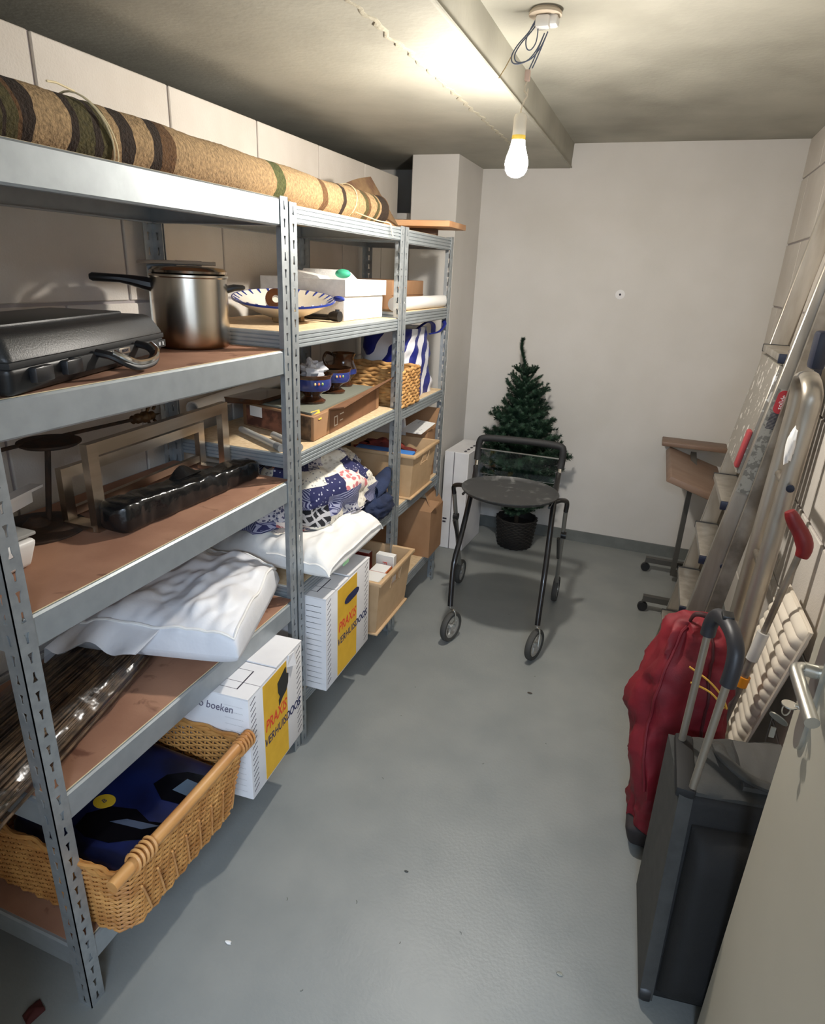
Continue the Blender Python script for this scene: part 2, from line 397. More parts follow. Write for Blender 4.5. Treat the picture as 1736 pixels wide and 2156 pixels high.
def beam_prof(x0, zt, h, ribbed, s):
    # outline in (depth, z); s = +1 faces +axis
    d = -s
    if not ribbed:
        return [(x0, zt-.004), (x0, zt-h+.004), (x0+d*.004, zt-h), (x0+d*.022, zt-h), (x0+d*.022, zt-h+.003), (x0+d*.006, zt-h+.004), (x0+d*.006, zt-.006), (x0+d*.02, zt-.006), (x0+d*.02, zt), (x0+d*.004, zt)]
    out = [(x0+d*.003, zt)]; n = 4
    for i in range(n):
        a = zt-h*(i+.12)/n; b = zt-h*(i+.72)/n; c = zt-h*(i+.92)/n
        out += [(x0, a), (x0, b), (x0+d*.004, b-.001), (x0+d*.004, c)]
    out += [(x0+d*.003, zt-h), (x0+d*.02, zt-h), (x0+d*.02, zt-h+.003), (x0+d*.008, zt-h+.004), (x0+d*.008, zt-.006), (x0+d*.02, zt-.006), (x0+d*.02, zt)]
    return out
def shelf_unit(label, y0, y1, levels, bh, ribbed, bmat, H):
    t = thing('shelving_unit', label, 'shelving unit', (FX, y0, 0), 'galvanised shelving units along the left wall')
    for (x, sx) in ((FX, -1), (RX, 1)):
        for (y, sy) in ((y0, 1), (y1, -1)): inst(upright_mesh(sx, sy, H), 'upright', (x, y, 0), t)
    for z in levels:
        part(MB().prism(beam_prof(FX-.003, z, bh, ribbed, 1), y0+.006, y1-.006, 'xz'), 'front_beam', m_galvb, t, 0)
        part(MB().prism(beam_prof(RX+.003, z, bh, ribbed, -1), y0+.006, y1-.006, 'xz'), 'rear_beam', m_galvb, t, 0)
        part(MB().prism(beam_prof(y0+.003, z, bh, ribbed, -1), RX+.006, FX-.006, 'yz'), 'side_beam', m_galvb, t, 0)
        part(MB().prism(beam_prof(y1-.003, z, bh, ribbed, 1), RX+.006, FX-.006, 'yz'), 'side_beam', m_galvb, t, 0)
        b = part(MB().box(RX+.012, FX-.0125, y0+.012, y1-.012, z-.0055, z+.001), 'shelf_board', bmat, t, 0)
        part(MB().box(FX-.0125, FX-.011, y0+.04, y1-.04, z-.004, z+.0012), 'board_edge', m_edge, b, 0)
    return t
def stains(m, spots):
    nt = m.node_tree; N = nt.nodes; L = nt.links; P = N['Principled BSDF']; tc = N.new('ShaderNodeTexCoord')
    src = P.inputs['Base Color'].links[0].from_socket
    n = N.new('ShaderNodeTexNoise'); n.inputs['Scale'].default_value = 9; n.inputs['Detail'].default_value = 6; n.inputs['Distortion'].default_value = 1.2
    L.new(tc.outputs['Object'], n.inputs['Vector'])
    r = N.new('ShaderNodeValToRGB'); r.color_ramp.elements[0].position = .62; r.color_ramp.elements[1].position = .7
    L.new(n.outputs['Fac'], r.inputs['Fac'])
    mx = N.new('ShaderNodeMix'); mx.data_type = 'RGBA'; mx.inputs['B'].default_value = lin((84, 44, 28)) + (1,)
    ma = N.new('ShaderNodeMath'); ma.operation = 'MULTIPLY'; ma.inputs[1].default_value = .7; L.new(r.outputs['Color'], ma.inputs[0])
    L.new(ma.outputs[0], mx.inputs['Factor']); L.new(src, mx.inputs['A']); L.new(mx.outputs['Result'], P.inputs['Base Color'])
stains(m_hard, None)
shelf_unit('nearest steel shelving unit with plain beams and brown hardboard shelves', .66, 1.597, [1.762, 1.38, .998, .59, .18], .066, False, m_hard, 1.766)
shelf_unit('middle steel shelving unit with ribbed beams and light chipboard shelves', 1.603, 2.437, [1.752, 1.425, 1.068, .62, .2], .045, True, m_chip, 1.757)
shelf_unit('narrow far steel shelving unit next to the white column', 2.445, 3.065, [1.75, 1.446, 1.056, .612, .2], .05, True, m_chip, 1.757)

# ================================================================== pendant bulb
class PMB(MB):
    def __init__(s): MB.__init__(s); s.M = Matrix.Translation((.015, -.068, 2.288-2.31+.006))
bx, by = -.492, 2.18
pb = thing('pendant_bulb', 'bare glowing light bulb hanging from loose ceiling wires', 'light bulb', (-.431, 2.102, ZC))
part(PMB().lathe([(.045, 0), (.045, .006), (.038, .014), (.0, .014)], (-.446, 2.17, 2.304-.014), 24), 'ceiling_box', mat('box_rust', (205, 190, 170), .7), pb)
part(PMB().rbox(-.47, -.43, 2.15, 2.185, 2.304-.045, 2.304-.014, .008).rbox(-.44, -.41, 2.16, 2.2, 2.304-.038, 2.304-.012, .008), 'terminal_block', m_white, pb)
wm = mat('blue_grey_wire', (88, 98, 120), .5)
lp = [(-.465, 2.165, 2.28), (-.49, 2.165, 2.25), (-.515, 2.165, 2.225), (-.53, 2.165, 2.2), (-.525, 2.165, 2.183), (-.505, 2.165, 2.18), (-.48, 2.168, 2.19), (-.46, 2.172, 2.215), (-.447, 2.175, 2.245), (-.445, 2.175, 2.25), (-.455, 2.177, 2.225), (-.47, 2.18, 2.19), (-.48, 2.18, 2.168)]
def smoothpts(p, k=4):
    out = []
    for i in range(len(p)-1):
        p0, p1, p2, p3 = [Vector(p[max(0, min(len(p)-1, i+d))]) for d in (-1, 0, 1, 2)]
        for j in range(k):
            t = j/k; out.append(.5*((2*p1)+(p2-p0)*t+(2*p0-5*p1+4*p2-p3)*t*t+(3*p1-p0-3*p2+p3)*t*t*t))
    out.append(Vector(p[-1])); return out
part(PMB().tube(smoothpts(lp), .0018, 6).tube(smoothpts([Vector(q)+Vector((.008, .004, .004)) for q in lp]), .0018, 6), 'wire_loop', wm, pb)
part(PMB().tube(smoothpts([(-.468, 2.165, 2.285), (-.49, 2.16, 2.24), (-.488, 2.16, 2.215), (-.475, 2.16, 2.21), (-.462, 2.16, 2.23), (-.462, 2.165, 2.27)]), .0018, 6), 'wire_loop', wm, pb)
part(PMB().tube([(-.53, 2.165, 2.2), (-.545, 2.16, 2.17), (-.56, 2.155, 2.145)], .0014, 6), 'loose_wire', mat('bare_wire', (150, 130, 90), .5), pb)
part(PMB().rbox(-.49, -.475, 2.173, 2.188, 2.14, 2.168, .003), 'connector', mat('pink_connector', (205, 180, 168), .5), pb)
part(PMB().tube(smoothpts([(-.482, 2.18, 2.142), (-.487, 2.18, 2.12), (-.478, 2.18, 2.105), (-.486, 2.18, 2.09), (bx, by, 2.07), (bx, by, 2.056)]), .0022, 6).tube([(-.478, 2.18, 2.105), (-.477, 2.18, 2.122)], .0015, 6).tube([(-.478, 2.18, 2.105), (-.49, 2.18, 2.118)], .0012, 6), 'flex', mat('cream_flex', (214, 204, 186), .6), pb)
part(PMB().lathe([(.006, .062), (.016, .058), (.019, .05), (.0195, 0), (0, 0)], (bx, by, 2.0), 24), 'socket', mat('socket_plastic', (232, 226, 214), .4), pb)
part(PMB().lathe([(.0192, .012), (.0198, .012), (.0198, 0), (.0192, 0), (.0192, .012)], (bx, by, 1.992), 24), 'collar', mat('yellow_collar', (222, 190, 80), .5), pb)
me_ = bpy.data.materials.new('glowing_bulb'); me_.use_nodes = True; nt = me_.node_tree
for n in list(nt.nodes): nt.nodes.remove(n)
e = nt.nodes.new('ShaderNodeEmission'); e.inputs[0].default_value = (1.0, .945, .86, 1); e.inputs[1].default_value = BULB
oo = nt.nodes.new('ShaderNodeOutputMaterial'); nt.links.new(e.outputs[0], oo.inputs[0])
me2 = me_.copy(); me2.name = 'glowing_neck'; me2.node_tree.nodes['Emission'].inputs[1].default_value = BULB*.14
part(PMB().lathe([(.0195, .0), (.021, -.012), (.0255, -.028), (.0305, -.042), (.0335, -.055)], (bx, by, 1.992), 24), 'bulb_neck', me2, pb, 60)
part(PMB().lathe([(.0335, -.055), (.034, -.064), (.0315, -.079), (.024, -.091), (.012, -.0975), (0, -.099)], (bx, by, 1.992), 24), 'glass_globe', me_, pb, 60)

# ================================================================== rolled carpet on top of the shelves
ca = [(-1.165, .30), (-1.135, .9), (-1.125, 1.3), (-1.135, 1.8), (-1.15, 2.2), (-1.13, 2.56)]
def cax(y):
    for i in range(len(ca)-1):
        if ca[i][1] <= y <= ca[i+1][1]: return lerp(ca[i][0], ca[i+1][0], (y-ca[i][1])/(ca[i+1][1]-ca[i][1]))
    return ca[-1][0]
CY0, CY1 = .40, 2.56
def carpet_pt(u, v):
    y = lerp(CY0, CY1, v); r = .064-.006*v+.003*nz((0, y*5, 2)); a = 2*PI*u
    rr = r*(1+.035*nz((math.cos(a)*2, y*6, math.sin(a)*2))) + .0016*nz((a*9, y*60, 0))
    return (cax(y)+rr*math.cos(a), y, 1.764+r*.97+rr*math.sin(a)*.97)
BE, OL, DB, BR, GR = (156, 129, 93), (74, 67, 36), (44, 31, 20), (94, 66, 38), (74, 78, 40)
m_carpet = mat('striped_wool_carpet', BE, .95, bump=.9, bscale=170)
CS = [(.40, BE), (.86, BE), (.872, DB), (.885, OL), (.915, DB), (.93, OL), (.955, BR), (.965, DB), (.985, BE), (1.075, DB), (1.085, OL), (1.125, DB), (1.14, OL), (1.16, BE), (1.185, DB), (1.225, BE), (1.275, DB), (1.30, BR), (1.345, BE), (1.765, GR), (1.815, BE), (2.06, BR), (2.105, BE), (2.215, DB), (2.24, BE), (2.385, OL), (2.41, BR), (2.43, BE), (2.48, OL), (2.505, BE), (2.525, DB)]
cg = thing('rolled_carpet', 'rolled striped wool carpet lying across the tops of two shelving units', 'carpet', (-1.13, 1.5, 1.764))
oy = 1.5
ramp_axis(m_carpet, 'Y', [(p-oy, c) for p, c in CS], CY0-oy, CY1-oy, wob=.06, wscale=8, fuzz=.85)
mb = MB().grid(40, 260, carpet_pt, True)
for v, z_ in ((0, -1), (1, 1)):       # rolled end faces: a spiral of pile and backing
    y = CY0 if v == 0 else CY1; n0 = len(mb.v)
    mb.add([(cax(y), y-.004*z_, 1.764+.06)] + [carpet_pt(i/40, v) for i in range(40)], [(0, 1+i, 1+(i+1) % 40) for i in range(40)])
part(mb, 'roll', m_carpet, cg, 60)
sp = []
for i in range(120):
    a = i*.28; r = .056*(1-i/125); sp.append((cax(CY1)+r*math.cos(a), CY1+.003, 1.764+.058+r*math.sin(a)))
part(MB().tube(sp, .0025, 5), 'spiral_edge', mat('carpet_backing', (86, 62, 42), .95), cg)
FA, FB, FC, FD = Vector((-1.175, 2.28, 1.862)), Vector((-1.165, 2.585, 1.945)), Vector((-1.085, 2.70, 1.775)), Vector((-1.12, 2.50, 1.80))
def flap(u, v):
    p = FA*(1-u)*(1-v)+FB*u*(1-v)+FC*u*v+FD*(1-u)*v; return (p.x+.012*math.sin(PI*u)*math.sin(PI*v), p.y, p.z+.01*math.sin(PI*u))
part(MB().slab(14, 8, lambda u, v: flap(u, v), lambda u, v: tuple(Vector(flap(u, v))+Vector((-.008, .004, -.004)))), 'loose_flap', mat('brown_carpet_flap', (84, 58, 40), .95, col2=(116, 92, 62), scale=18, bump=.6, bscale=160), cg)
def ring(y, r, k=26, tilt=.02, a0=0, a1=2*PI):
    return [(cax(y)+r*math.cos(lerp(a0, a1, i/k)), y+tilt*math.sin(lerp(a0, a1, i/k)*1.0), 1.764+.062+r*math.sin(lerp(a0, a1, i/k))) for i in range(k+1)]
part(MB().tube(ring(1.12, .0672, 30, -.03), .0018, 6).tube(ring(1.127, .0674, 30, -.035), .0015, 6).tube([(-1.12, 1.1, 1.895), (-1.11, 1.05, 1.897), (-1.1, 1.02, 1.892)], .002, 6), 'string_tie', m_string, cg)
part(MB().tube(ring(2.29, .0605, 30, .02), .0018, 6).tube(smoothpts([(-1.08, 2.27, 1.79), (-1.0, 2.28, 1.765), (-.955, 2.29, 1.757), (-.947, 2.29, 1.735), (-.943, 2.295, 1.715)]), .002, 6), 'string_tie', m_string, cg)

# ================================================================== nearest unit, upper shelf: briefcase and pressure cooker
Z2 = 1.381
U = Vector((.293, -.956, 0)); Vv = Vector((-.956, -.293, 0)); Wz = Vector((0, 0, 1)); O = Vector((-1.10, 1.265, Z2))
BM = Matrix.Identity(4)
for i in range(3): BM[i][0] = U[i]; BM[i][1] = Vv[i]; BM[i][2] = Wz[i]; BM[i][3] = O[i]
bc = thing('briefcase', 'black hard-shell briefcase with chrome-edged handle on the upper shelf', 'briefcase', tuple(O+U*.29+Vv*.14))
LB, DB_ = .57, .29
def bmb(): m = MB(); m.M = BM; return m
lo = bmb(); lo.rhexa([(.012, .012, .002), (LB-.012, .012, .002), (LB-.012, DB_-.01, .002), (.012, DB_-.01, .002), (0, 0, .05), (LB, 0, .05), (LB, DB_, .05), (0, DB_, .05)], .012, 3)
part(lo, 'lower_shell', m_black, bc)
m_case = mat('black_case_shell', (42, 42, 42), .45, bump=.15, bscale=300)
hi = bmb(); hi.rhexa([(0, -.002, .054), (LB, -.002, .054), (LB, DB_, .054), (0, DB_, .054), (.02, .024, .1), (LB-.02, .024, .1), (LB-.02, DB_-.02, .1), (.02, DB_-.02, .1)], .012, 3)
hi.rbox(.06, LB-.06, .07, DB_-.05, .098, .107, .004)
part(hi, 'lid', m_case, bc)
part(bmb().rbox(.004, LB-.004, .002, DB_-.002, .047, .058, .002), 'seam_band', m_blackm, bc)
part(bmb().rbox(.05, .40, -.006, .004, .018, .048, .003), 'lock_plate', m_blackm, bc)
for u in (.38, .47): part(bmb().rbox(u, u+.05, -.010, .004, .02, .046, .003), 'latch', mat('latch_black', (34, 34, 36), .3), bc)
hp = [(.155, -.004, .047), (.158, -.03, .042), (.17, -.048, .03), (.205, -.056, .018), (.27, -.056, .018), (.305, -.048, .03), (.318, -.03, .042), (.32, -.004, .047)]
part(bmb().tube(smoothpts([Vector(p) for p in hp]), .0105, 10, flat=.75), 'handle', m_black, bc)
part(bmb().tube(smoothpts([Vector(p)+Vector((0, -.006, .007)) for p in hp[1:-1]]), .0062, 8), 'handle_trim', m_chrome, bc)
def bface(u, w_, out=-.0062): return BM @ frame((u, out, w_), (-1, 0, 0), (0, 0, 1))
part(bmb().rbox(.195, .24, -.0085, -.002, .034, .046, .001), 'nameplate', mat('nameplate_grey', (150, 140, 128), .35, .6), bc)
part(text('DELSEY', .008, bface(.2175, .040, -.0088)), 'lettering', m_ink, bc, 0)
part(text('H', .012, bface(.049, .036, -.0066)), 'lettering', m_white, bc, 0); part(text('R', .012, bface(.03, .036, -.0064)), 'lettering', m_white, bc, 0)
part(bmb().rbox(.015, .055, -.006, .004, .028, .044, .001), 'letter_plate', m_blackm, bc)
for k in range(3): part(bmb().rbox(-.0+.262+.009*k, .268+.009*k, -.009, -.002, .034, .045, .001), 'code_wheel', mat('code_wheel', (120, 116, 110), .4, .4), bc)

pc = (-1.19, 1.478, Z2)
ck = thing('pressure_cooker', 'stainless steel pressure cooker with black handles beside the briefcase', 'pressure cooker', pc)
m_pot = mat('cooker_steel', (200, 190, 175), .24, 1.0, col2=(120, 96, 72), scale=5, stretch=(1, 1, .6))
ramp_axis(m_pot, 'Z', [(0, (96, 62, 36)), (.02, (136, 98, 64)), (.05, (176, 160, 140)), (.09, (196, 188, 176))], 0, .2, wob=.03, wscale=9, const=False)  # steel turns browner towards the bottom
part(MB().lathe([(0, 0), (.088, 0), (.096, .006), (.098, .02), (.098, .178), (.101, .181), (.101, .186), (.094, .186), (.094, .17), (0, .17)], pc, 48), 'pot', m_pot, ck)
lid = part(MB().lathe([(0, .186), (.09, .186), (.097, .19), (.099, .196), (.092, .203), (.06, .207), (0, .208)], pc, 40), 'lid', m_steel, ck)
hd = Vector((-.80, -.60, 0)).normalized(); hs = Vector((-hd.y, hd.x, 0)); c0 = Vector(pc)
def hpt(a, b, z): return c0 + hd*a + hs*b + Vector((0, 0, z))
part(MB().tube([hpt(.085, 0, .155), hpt(.11, 0, .16), hpt(.14, 0, .166), hpt(.17, 0, .17), hpt(.235, 0, .172), hpt(.242, 0, .172)], [.02, .02, .016, .0125, .0125, .008], 10, flat=.85), 'long_handle', m_black, ck)
part(MB().tube([hpt(-.09, 0, .15), hpt(-.115, 0, .157), hpt(-.138, 0, .158), hpt(-.144, 0, .158)], [.018, .015, .011, .006], 10, flat=.6), 'side_handle', m_black, ck)
part(MB().bar(hpt(.03, 0, .2145), hpt(-.035, 0, .2145), .05, .012).bar(hpt(.1, 0, .2), hpt(.03, 0, .213), .028, .014), 'lid_bar', m_black, lid)
part(MB().tube([hpt(.12, .03, .212), hpt(.06, .05, .215), hpt(-.07, .04, .215)], .008, 8, flat=.6).tube([hpt(.12, -.03, .212), hpt(.06, -.05, .215), hpt(-.07, -.04, .215)], .008, 8, flat=.6), 'lid_handle', mat('taupe_plastic', (140, 124, 106), .4), lid)

# ================================================================== nearest unit, third shelf
Z3 = .9995
st = thing('iron_stand', 'rusty iron stand with round top plate and long decorated side arm', 'stand', (-1.30, 1.05, Z3))
part(MB().lathe([(0, 0), (.105, 0), (.105, .004), (.095, .007), (.03, .012), (.012, .03), (0, .03)], (-1.283, .99, Z3), 36), 'base_plate', m_iron, st)
part(MB().tube([(-1.28, 1.02, Z3+.008), (-1.28, 1.05, Z3+.19)], .0065, 8), 'rod', m_iron, st)
part(MB().lathe([(0, 0), (.06, 0), (.068, .005), (.068, .009), (.05, .012), (0, .013)], (-1.28, 1.055, Z3+.188), 32), 'top_plate', m_iron, st)
part(MB().tube([(-1.30, .70, 1.198), (-1.30, 1.05, 1.196), (-1.31, 1.36, 1.186)], .0048, 8), 'arm', m_iron, st)
orn = MB().lathe([(.004, 0), (.012, .004), (.006, .012), (.014, .02), (.014, .03), (.007, .036), (.016, .046), (.016, .058), (.006, .066), (.012, .074), (.012, .082), (.004, .09), (0, .12)], (-1.31, 1.345, 1.186), 14, (-.03, 1, -.02))
for s in (-1, 1):
    orn.tube(smoothpts([(-1.311, 1.40, 1.186), (-1.311, 1.41, 1.186+s*.02), (-1.311, 1.425, 1.186+s*.03), (-1.311, 1.437, 1.186+s*.024), (-1.311, 1.43, 1.186+s*.015)]), .0045, 6)
part(orn, 'finial', m_brass, st)

rk = thing('steel_rack', 'brushed steel frame rack of two open rectangles on the third shelf', 'rack', (-1.17, 1.3, Z3))
def rect_frame(y0, y1, x0, x1, z0, z1, w_, d_):
    """two posts and two rails of square tube in a vertical plane from (x0,y0) to (x1,y1)"""
    a, b = Vector((x0, y0, 0)), Vector((x1, y1, 0)); up = (1, 0, 0); out = []
    for p in (a, b): out.append(('post', MB().bar(p+Vector((0, 0, z0)), p+Vector((0, 0, z1)), w_, d_, (1, 0, 0))))
    t = (b-a).normalized()*(w_*.5)
    out.append(('rail', MB().bar(a+t+Vector((0, 0, z1-w_/2)), b-t+Vector((0, 0, z1-w_/2)), d_, w_, (0, 0, 1))))
    return out
m_brush = mat('brushed_steel', (206, 194, 180), .3, 1.0, col2=(186, 174, 158), scale=30, stretch=(1, .1, 1))
for nm, mb in rect_frame(1.045, 1.575, -1.15, -1.185, Z3, 1.21, .03, .02): part(mb, nm, m_brush, rk, 0)
for nm, mb in rect_frame(1.045, 1.57, -1.24, -1.27, Z3, 1.14, .026, .018): part(mb, nm, m_brush, rk, 0)
part(MB().bar((-1.15, 1.045, Z3+.008), (-1.24, 1.045, Z3+.008), .04, .012), 'foot_plate', m_brush, rk, 0)
part(MB().bar((-1.185, 1.575, Z3+.006), (-1.27, 1.57, Z3+.006), .04, .012), 'foot_plate', m_brush, rk, 0)
part(MB().bar((-1.24, 1.06, Z3+.03), (-1.27, 1.555, Z3+.03), .014, .02), 'rail', m_brush, rk, 0)

def lump(c0_, c1_, w0, w1, h0, h1, nz_amp, seed, n=70, seg=26, flat_bottom=True, pw=2.6):
    """bag-like body along a spine with a superellipse section"""
    mb = MB(); A = Vector(c0_); B = Vector(c1_); t = (B-A).normalized(); s = t.cross(Vector((0, 0, 1))).normalized()
    def fn(u, v):
        e = min(1, math.sin(PI*min(1, max(0, v)))*7+.25)**.5
        w_ = lerp(w0, w1, v)*e; h = lerp(h0, h1, v)*(.35+.65*e); a = 2*PI*u
        ca_, sa = math.cos(a), math.sin(a)
        x = math.copysign(abs(ca_)**(2/pw), ca_)*w_; z = math.copysign(abs(sa)**(2/pw), sa)*h
        p = A + (B-A)*v + s*x + Vector((0, 0, h0*0 + lerp(h0, h1, v) + z))
        k = nz_amp*(.7*nz(p, 13, seed)+.9*(.4-abs(nz((p.x*30+p.y*9, p.y*22, p.z*30), 1, seed+3))*1.6)+.6*nz(p, 6, seed+8))
        p = p + s*k*ca_ + Vector((0, 0, k*max(0, sa)))
        return (p.x, p.y, max(p.z, A.z if flat_bottom else -9))
    mb.grid(seg, n, fn, True); i0 = 0; L_ = len(mb.v)
    mb.add([A+Vector((0, 0, h0))] + mb.v[:seg], [(0, 1+(i+1) % seg, 1+i) for i in range(seg)])
    mb.add([B+Vector((0, 0, h1))] + mb.v[L_-seg:L_], [(0, 1+i, 1+(i+1) % seg) for i in range(seg)])
    return mb
bb = thing('black_bag', 'long parcel wrapped in shiny black plastic in front of the steel rack', 'parcel', (-1.11, 1.3, Z3))
part(lump((-1.112, 1.035, Z3), (-1.085, 1.572, Z3), .044, .038, .038, .028, .008, 4.0, pw=4.5), 'wrapping', m_polybag, bb, 70)
part(MB().slab(10, 5, lambda u, v: (-1.125+.03*v, 1.26+.09*u, Z3+.072+.022*math.sin(PI*u)*(1-v)), lambda u, v: (-1.127+.03*v, 1.26+.09*u, Z3+.068+.02*math.sin(PI*u)*(1-v))), 'loose_fold', m_polybag, bb, 70)
tb = thing('white_tub', 'white plastic tub with a loose lid strip at the shelf end', 'tub', (-1.16, .79, Z3))
def open_box(x0, x1, y0, y1, z0, z1, t, taper=0.0, rim=0.0):
    mb = MB(); d = taper
    o = [(x0+d, y0+d, z0), (x1-d, y0+d, z0), (x1-d, y1-d, z0), (x0+d, y1-d, z0), (x0, y0, z1), (x1, y0, z1), (x1, y1, z1), (x0, y1, z1)]
    i_ = [(x0+d+t, y0+d+t, z0+t), (x1-d-t, y0+d+t, z0+t), (x1-d-t, y1-d-t, z0+t), (x0+d+t, y1-d-t, z0+t), (x0+t, y0+t, z1), (x1-t, y0+t, z1), (x1-t, y1-t, z1), (x0+t, y1-t, z1)]
    F = [(3,2,1,0), (0,1,5,4), (1,2,6,5), (2,3,7,6), (3,0,4,7)]
    F += [tuple(8+k for k in reversed(f)) for f in F]; F += [(4,5,13,12), (5,6,14,13), (6,7,15,14), (7,4,12,15)]
    mb.add(o+i_, F)
    if rim:
        for (a, b, c, e_) in ((x0-rim, x1+rim, y0-rim, y0+t), (x0-rim, x1+rim, y1-t, y1+rim), (x0-rim, x0+t, y0+t, y1-t), (x1-t, x1+rim, y0+t, y1-t)): mb.box(a, b, c, e_, z1-.012, z1+.001)
    return mb
part(MB().rhexa([(-1.29, .70, Z3), (-1.125, .70, Z3), (-1.125, .845, Z3), (-1.29, .845, Z3), (-1.30, .69, Z3+.062), (-1.11, .69, Z3+.062), (-1.11, .857, Z3+.062), (-1.30, .857, Z3+.062)], .012, 3), 'body', m_white, tb)
part(MB().rbox(-1.32, -1.12, .70, .86, Z3+.066, Z3+.074, .003), 'lid', mat('grey_lid', (160, 160, 158), .5), tb)
part(MB().bar((-1.15, .68, Z3+.105), (-1.27, .97, Z3+.09), .02, .028).bar((-1.145, .66, Z3+.123), (-1.275, 1.0, Z3+.106), .03, .006), 'lid_strip', m_white, tb)

# ================================================================== nearest unit, fourth shelf: duvet bags and reeds
Z4 = .5915
def quad_pt(C4, u, v): return C4[0]*(1-u)*(1-v) + C4[1]*u*(1-v) + C4[2]*u*v + C4[3]*(1-u)*v
def cushion(C4, th, amp, seed, n=56, edge=.35, pw=.45, droop=None, wr=12):
    C4 = [Vector(c) for c in C4]
    def prof(u, v): return (max(0, 1-(2*u-1)**6)*max(0, 1-(2*v-1)**6))**pw
    def top(u, v):
        b = quad_pt(C4, u, v); k = prof(u, v); p = b + Vector((0, 0, th*k))
        q = Vector((b.x*1.0, b.y*.55, 0)); wz = amp*(nz(q, wr, seed)*.9+.9*(1-abs(nz(q, wr*.6, seed+5))*2.6)*.5+.4*nz(q, wr*2.6, seed+9))
        p.z += wz*k
        if droop: p.z -= droop(u, v)
        return tuple(p)
    def bot(u, v):
        b = quad_pt(C4, u, v); p = b - Vector((0, 0, th*edge*prof(u, v)+.0008))
        if droop: p.z -= droop(u, v)
        return tuple(p)
    return MB().slab(n, n, top, bot), top
P1 = [(-1.30, 1.03, .668), (-.862, 1.15, .664), (-1.0, 1.57, .664), (-1.36, 1.57, .668)]
dr = lambda u, v: .075*max(0, 1-v*3.2)**1.5*(.15+max(0, 1-u*1.9))
db = thing('duvet_bag', 'white zipped duvet bag lying alone on the nearest unit', 'bedding bag', (-1.13, 1.33, Z4))
mb, topf = cushion(P1, .082, .03, 2.2, n=84, edge=.5, pw=.3, wr=14)
part(mb, 'bag', m_bagw, db, 70)
per = [(t/24, 0.0) for t in range(24)] + [(1.0, t/24) for t in range(24)] + [(1-t/24, 1.0) for t in range(24)] + [(0.0, 1-t/24) for t in range(24)]
pp = [Vector(topf(.03+.94*u, .03+.94*v)) + Vector((0, 0, .003)) for u, v in per]
part(MB().tube(pp, .0042, 6, closed=True), 'piping', m_cotton, db)
fl = [Vector(topf(t/20, .04)) for t in range(21)]
part(MB().slab(21, 8, lambda u, v: tuple(Vector(topf(u*.55, .04)) + Vector((-.012*v, -.085*v-.01*math.sin(u*9)*v, -.04*v+.010*math.sin(u*14+1)*v))), lambda u, v: tuple(Vector(topf(u*.55, .04)) + Vector((-.012*v, -.085*v-.01*math.sin(u*9)*v+.004, -.04*v+.010*math.sin(u*14+1)*v-.004)))), 'zip_flap', m_bagw, db, 70)
P2 = [(-1.345, 1.66, .665), (-.865, 1.64, .672), (-.872, 2.10, .672), (-1.28, 2.17, .665)]
pw2 = thing('white_pillow', 'plump white pillow resting on top of the moving box', 'pillow', (-1.1, 1.9, .62))
mb, topf2 = cushion(P2, .078, .026, 6.1, n=84, edge=.35, pw=.42, wr=14)
part(mb, 'pillow_body', m_cotton, pw2, 70)
pe = [Vector(topf2(.5+.5*t/20, .012))+Vector((.004, -.004, -.003)) for t in range(21)] + [Vector(topf2(.992, t/20))+Vector((.004, 0, -.003)) for t in range(21)]
part(MB().tube(pe, .004, 6), 'seam_piping', m_cotton, pw2)
part(MB().box(-.872, -.868, 1.76, 1.80, .655, .667), 'care_tag', mat('green_tag', (150, 196, 150), .7), pw2, 0)

rd = thing('reed_bundle', 'bundle of dry brown reeds half wrapped in clear plastic', 'reed bundle', (-1.2, .9, Z4))
random.seed(11); RA, RB = Vector((-1.31, 1.40, Z4+.016)), Vector((-1.07, .47, Z4+.05)); rt = (RB-RA).normalized(); rs_ = rt.cross(Vector((0, 0, 1))).normalized()
mb = MB()
for i in range(150):
    a = random.random()*2*PI; r = math.sqrt(random.random()); du = r*math.cos(a)*.105; dz = r*math.sin(a)*.036
    e0 = random.uniform(-.05, .08); e1 = random.uniform(-.1, .09); k = random.uniform(-.012, .012)
    p0 = RA - rt*e0 + rs_*du + Vector((0, 0, dz*.35)); p2 = RB + rt*e1 + rs_*(du*1.15+k) + Vector((0, 0, dz*1.1)); p1 = (p0+p2)/2 + rs_*k + Vector((0, 0, random.uniform(0, .006)))
    mb.tube([p0, p1, p2], random.uniform(.0022, .0042), 5)
part(mb, 'reeds', m_reed, rd, 60, kind='stuff')
def sleeve(u, v):
    c = lerp(RA, RB+rt*.12, .30+.72*v); a = 2*PI*u
    k = 1.14+.10*nz((math.cos(a)*2, v*9, math.sin(a)*2), 1.0, 5)+.05*nz((math.cos(a)*6, v*26, math.sin(a)*6), 1.0, 8)+(.16*max(0, v-.72)/.28*math.sin(5*a))
    return tuple(c + rs_*math.cos(a)*.112*k + Vector((0, 0, max(-.035, math.sin(a)*.05*k))))
part(MB().grid(48, 90, sleeve, True), 'plastic_sleeve', m_film, rd, 80, label='crinkled clear plastic sleeve')

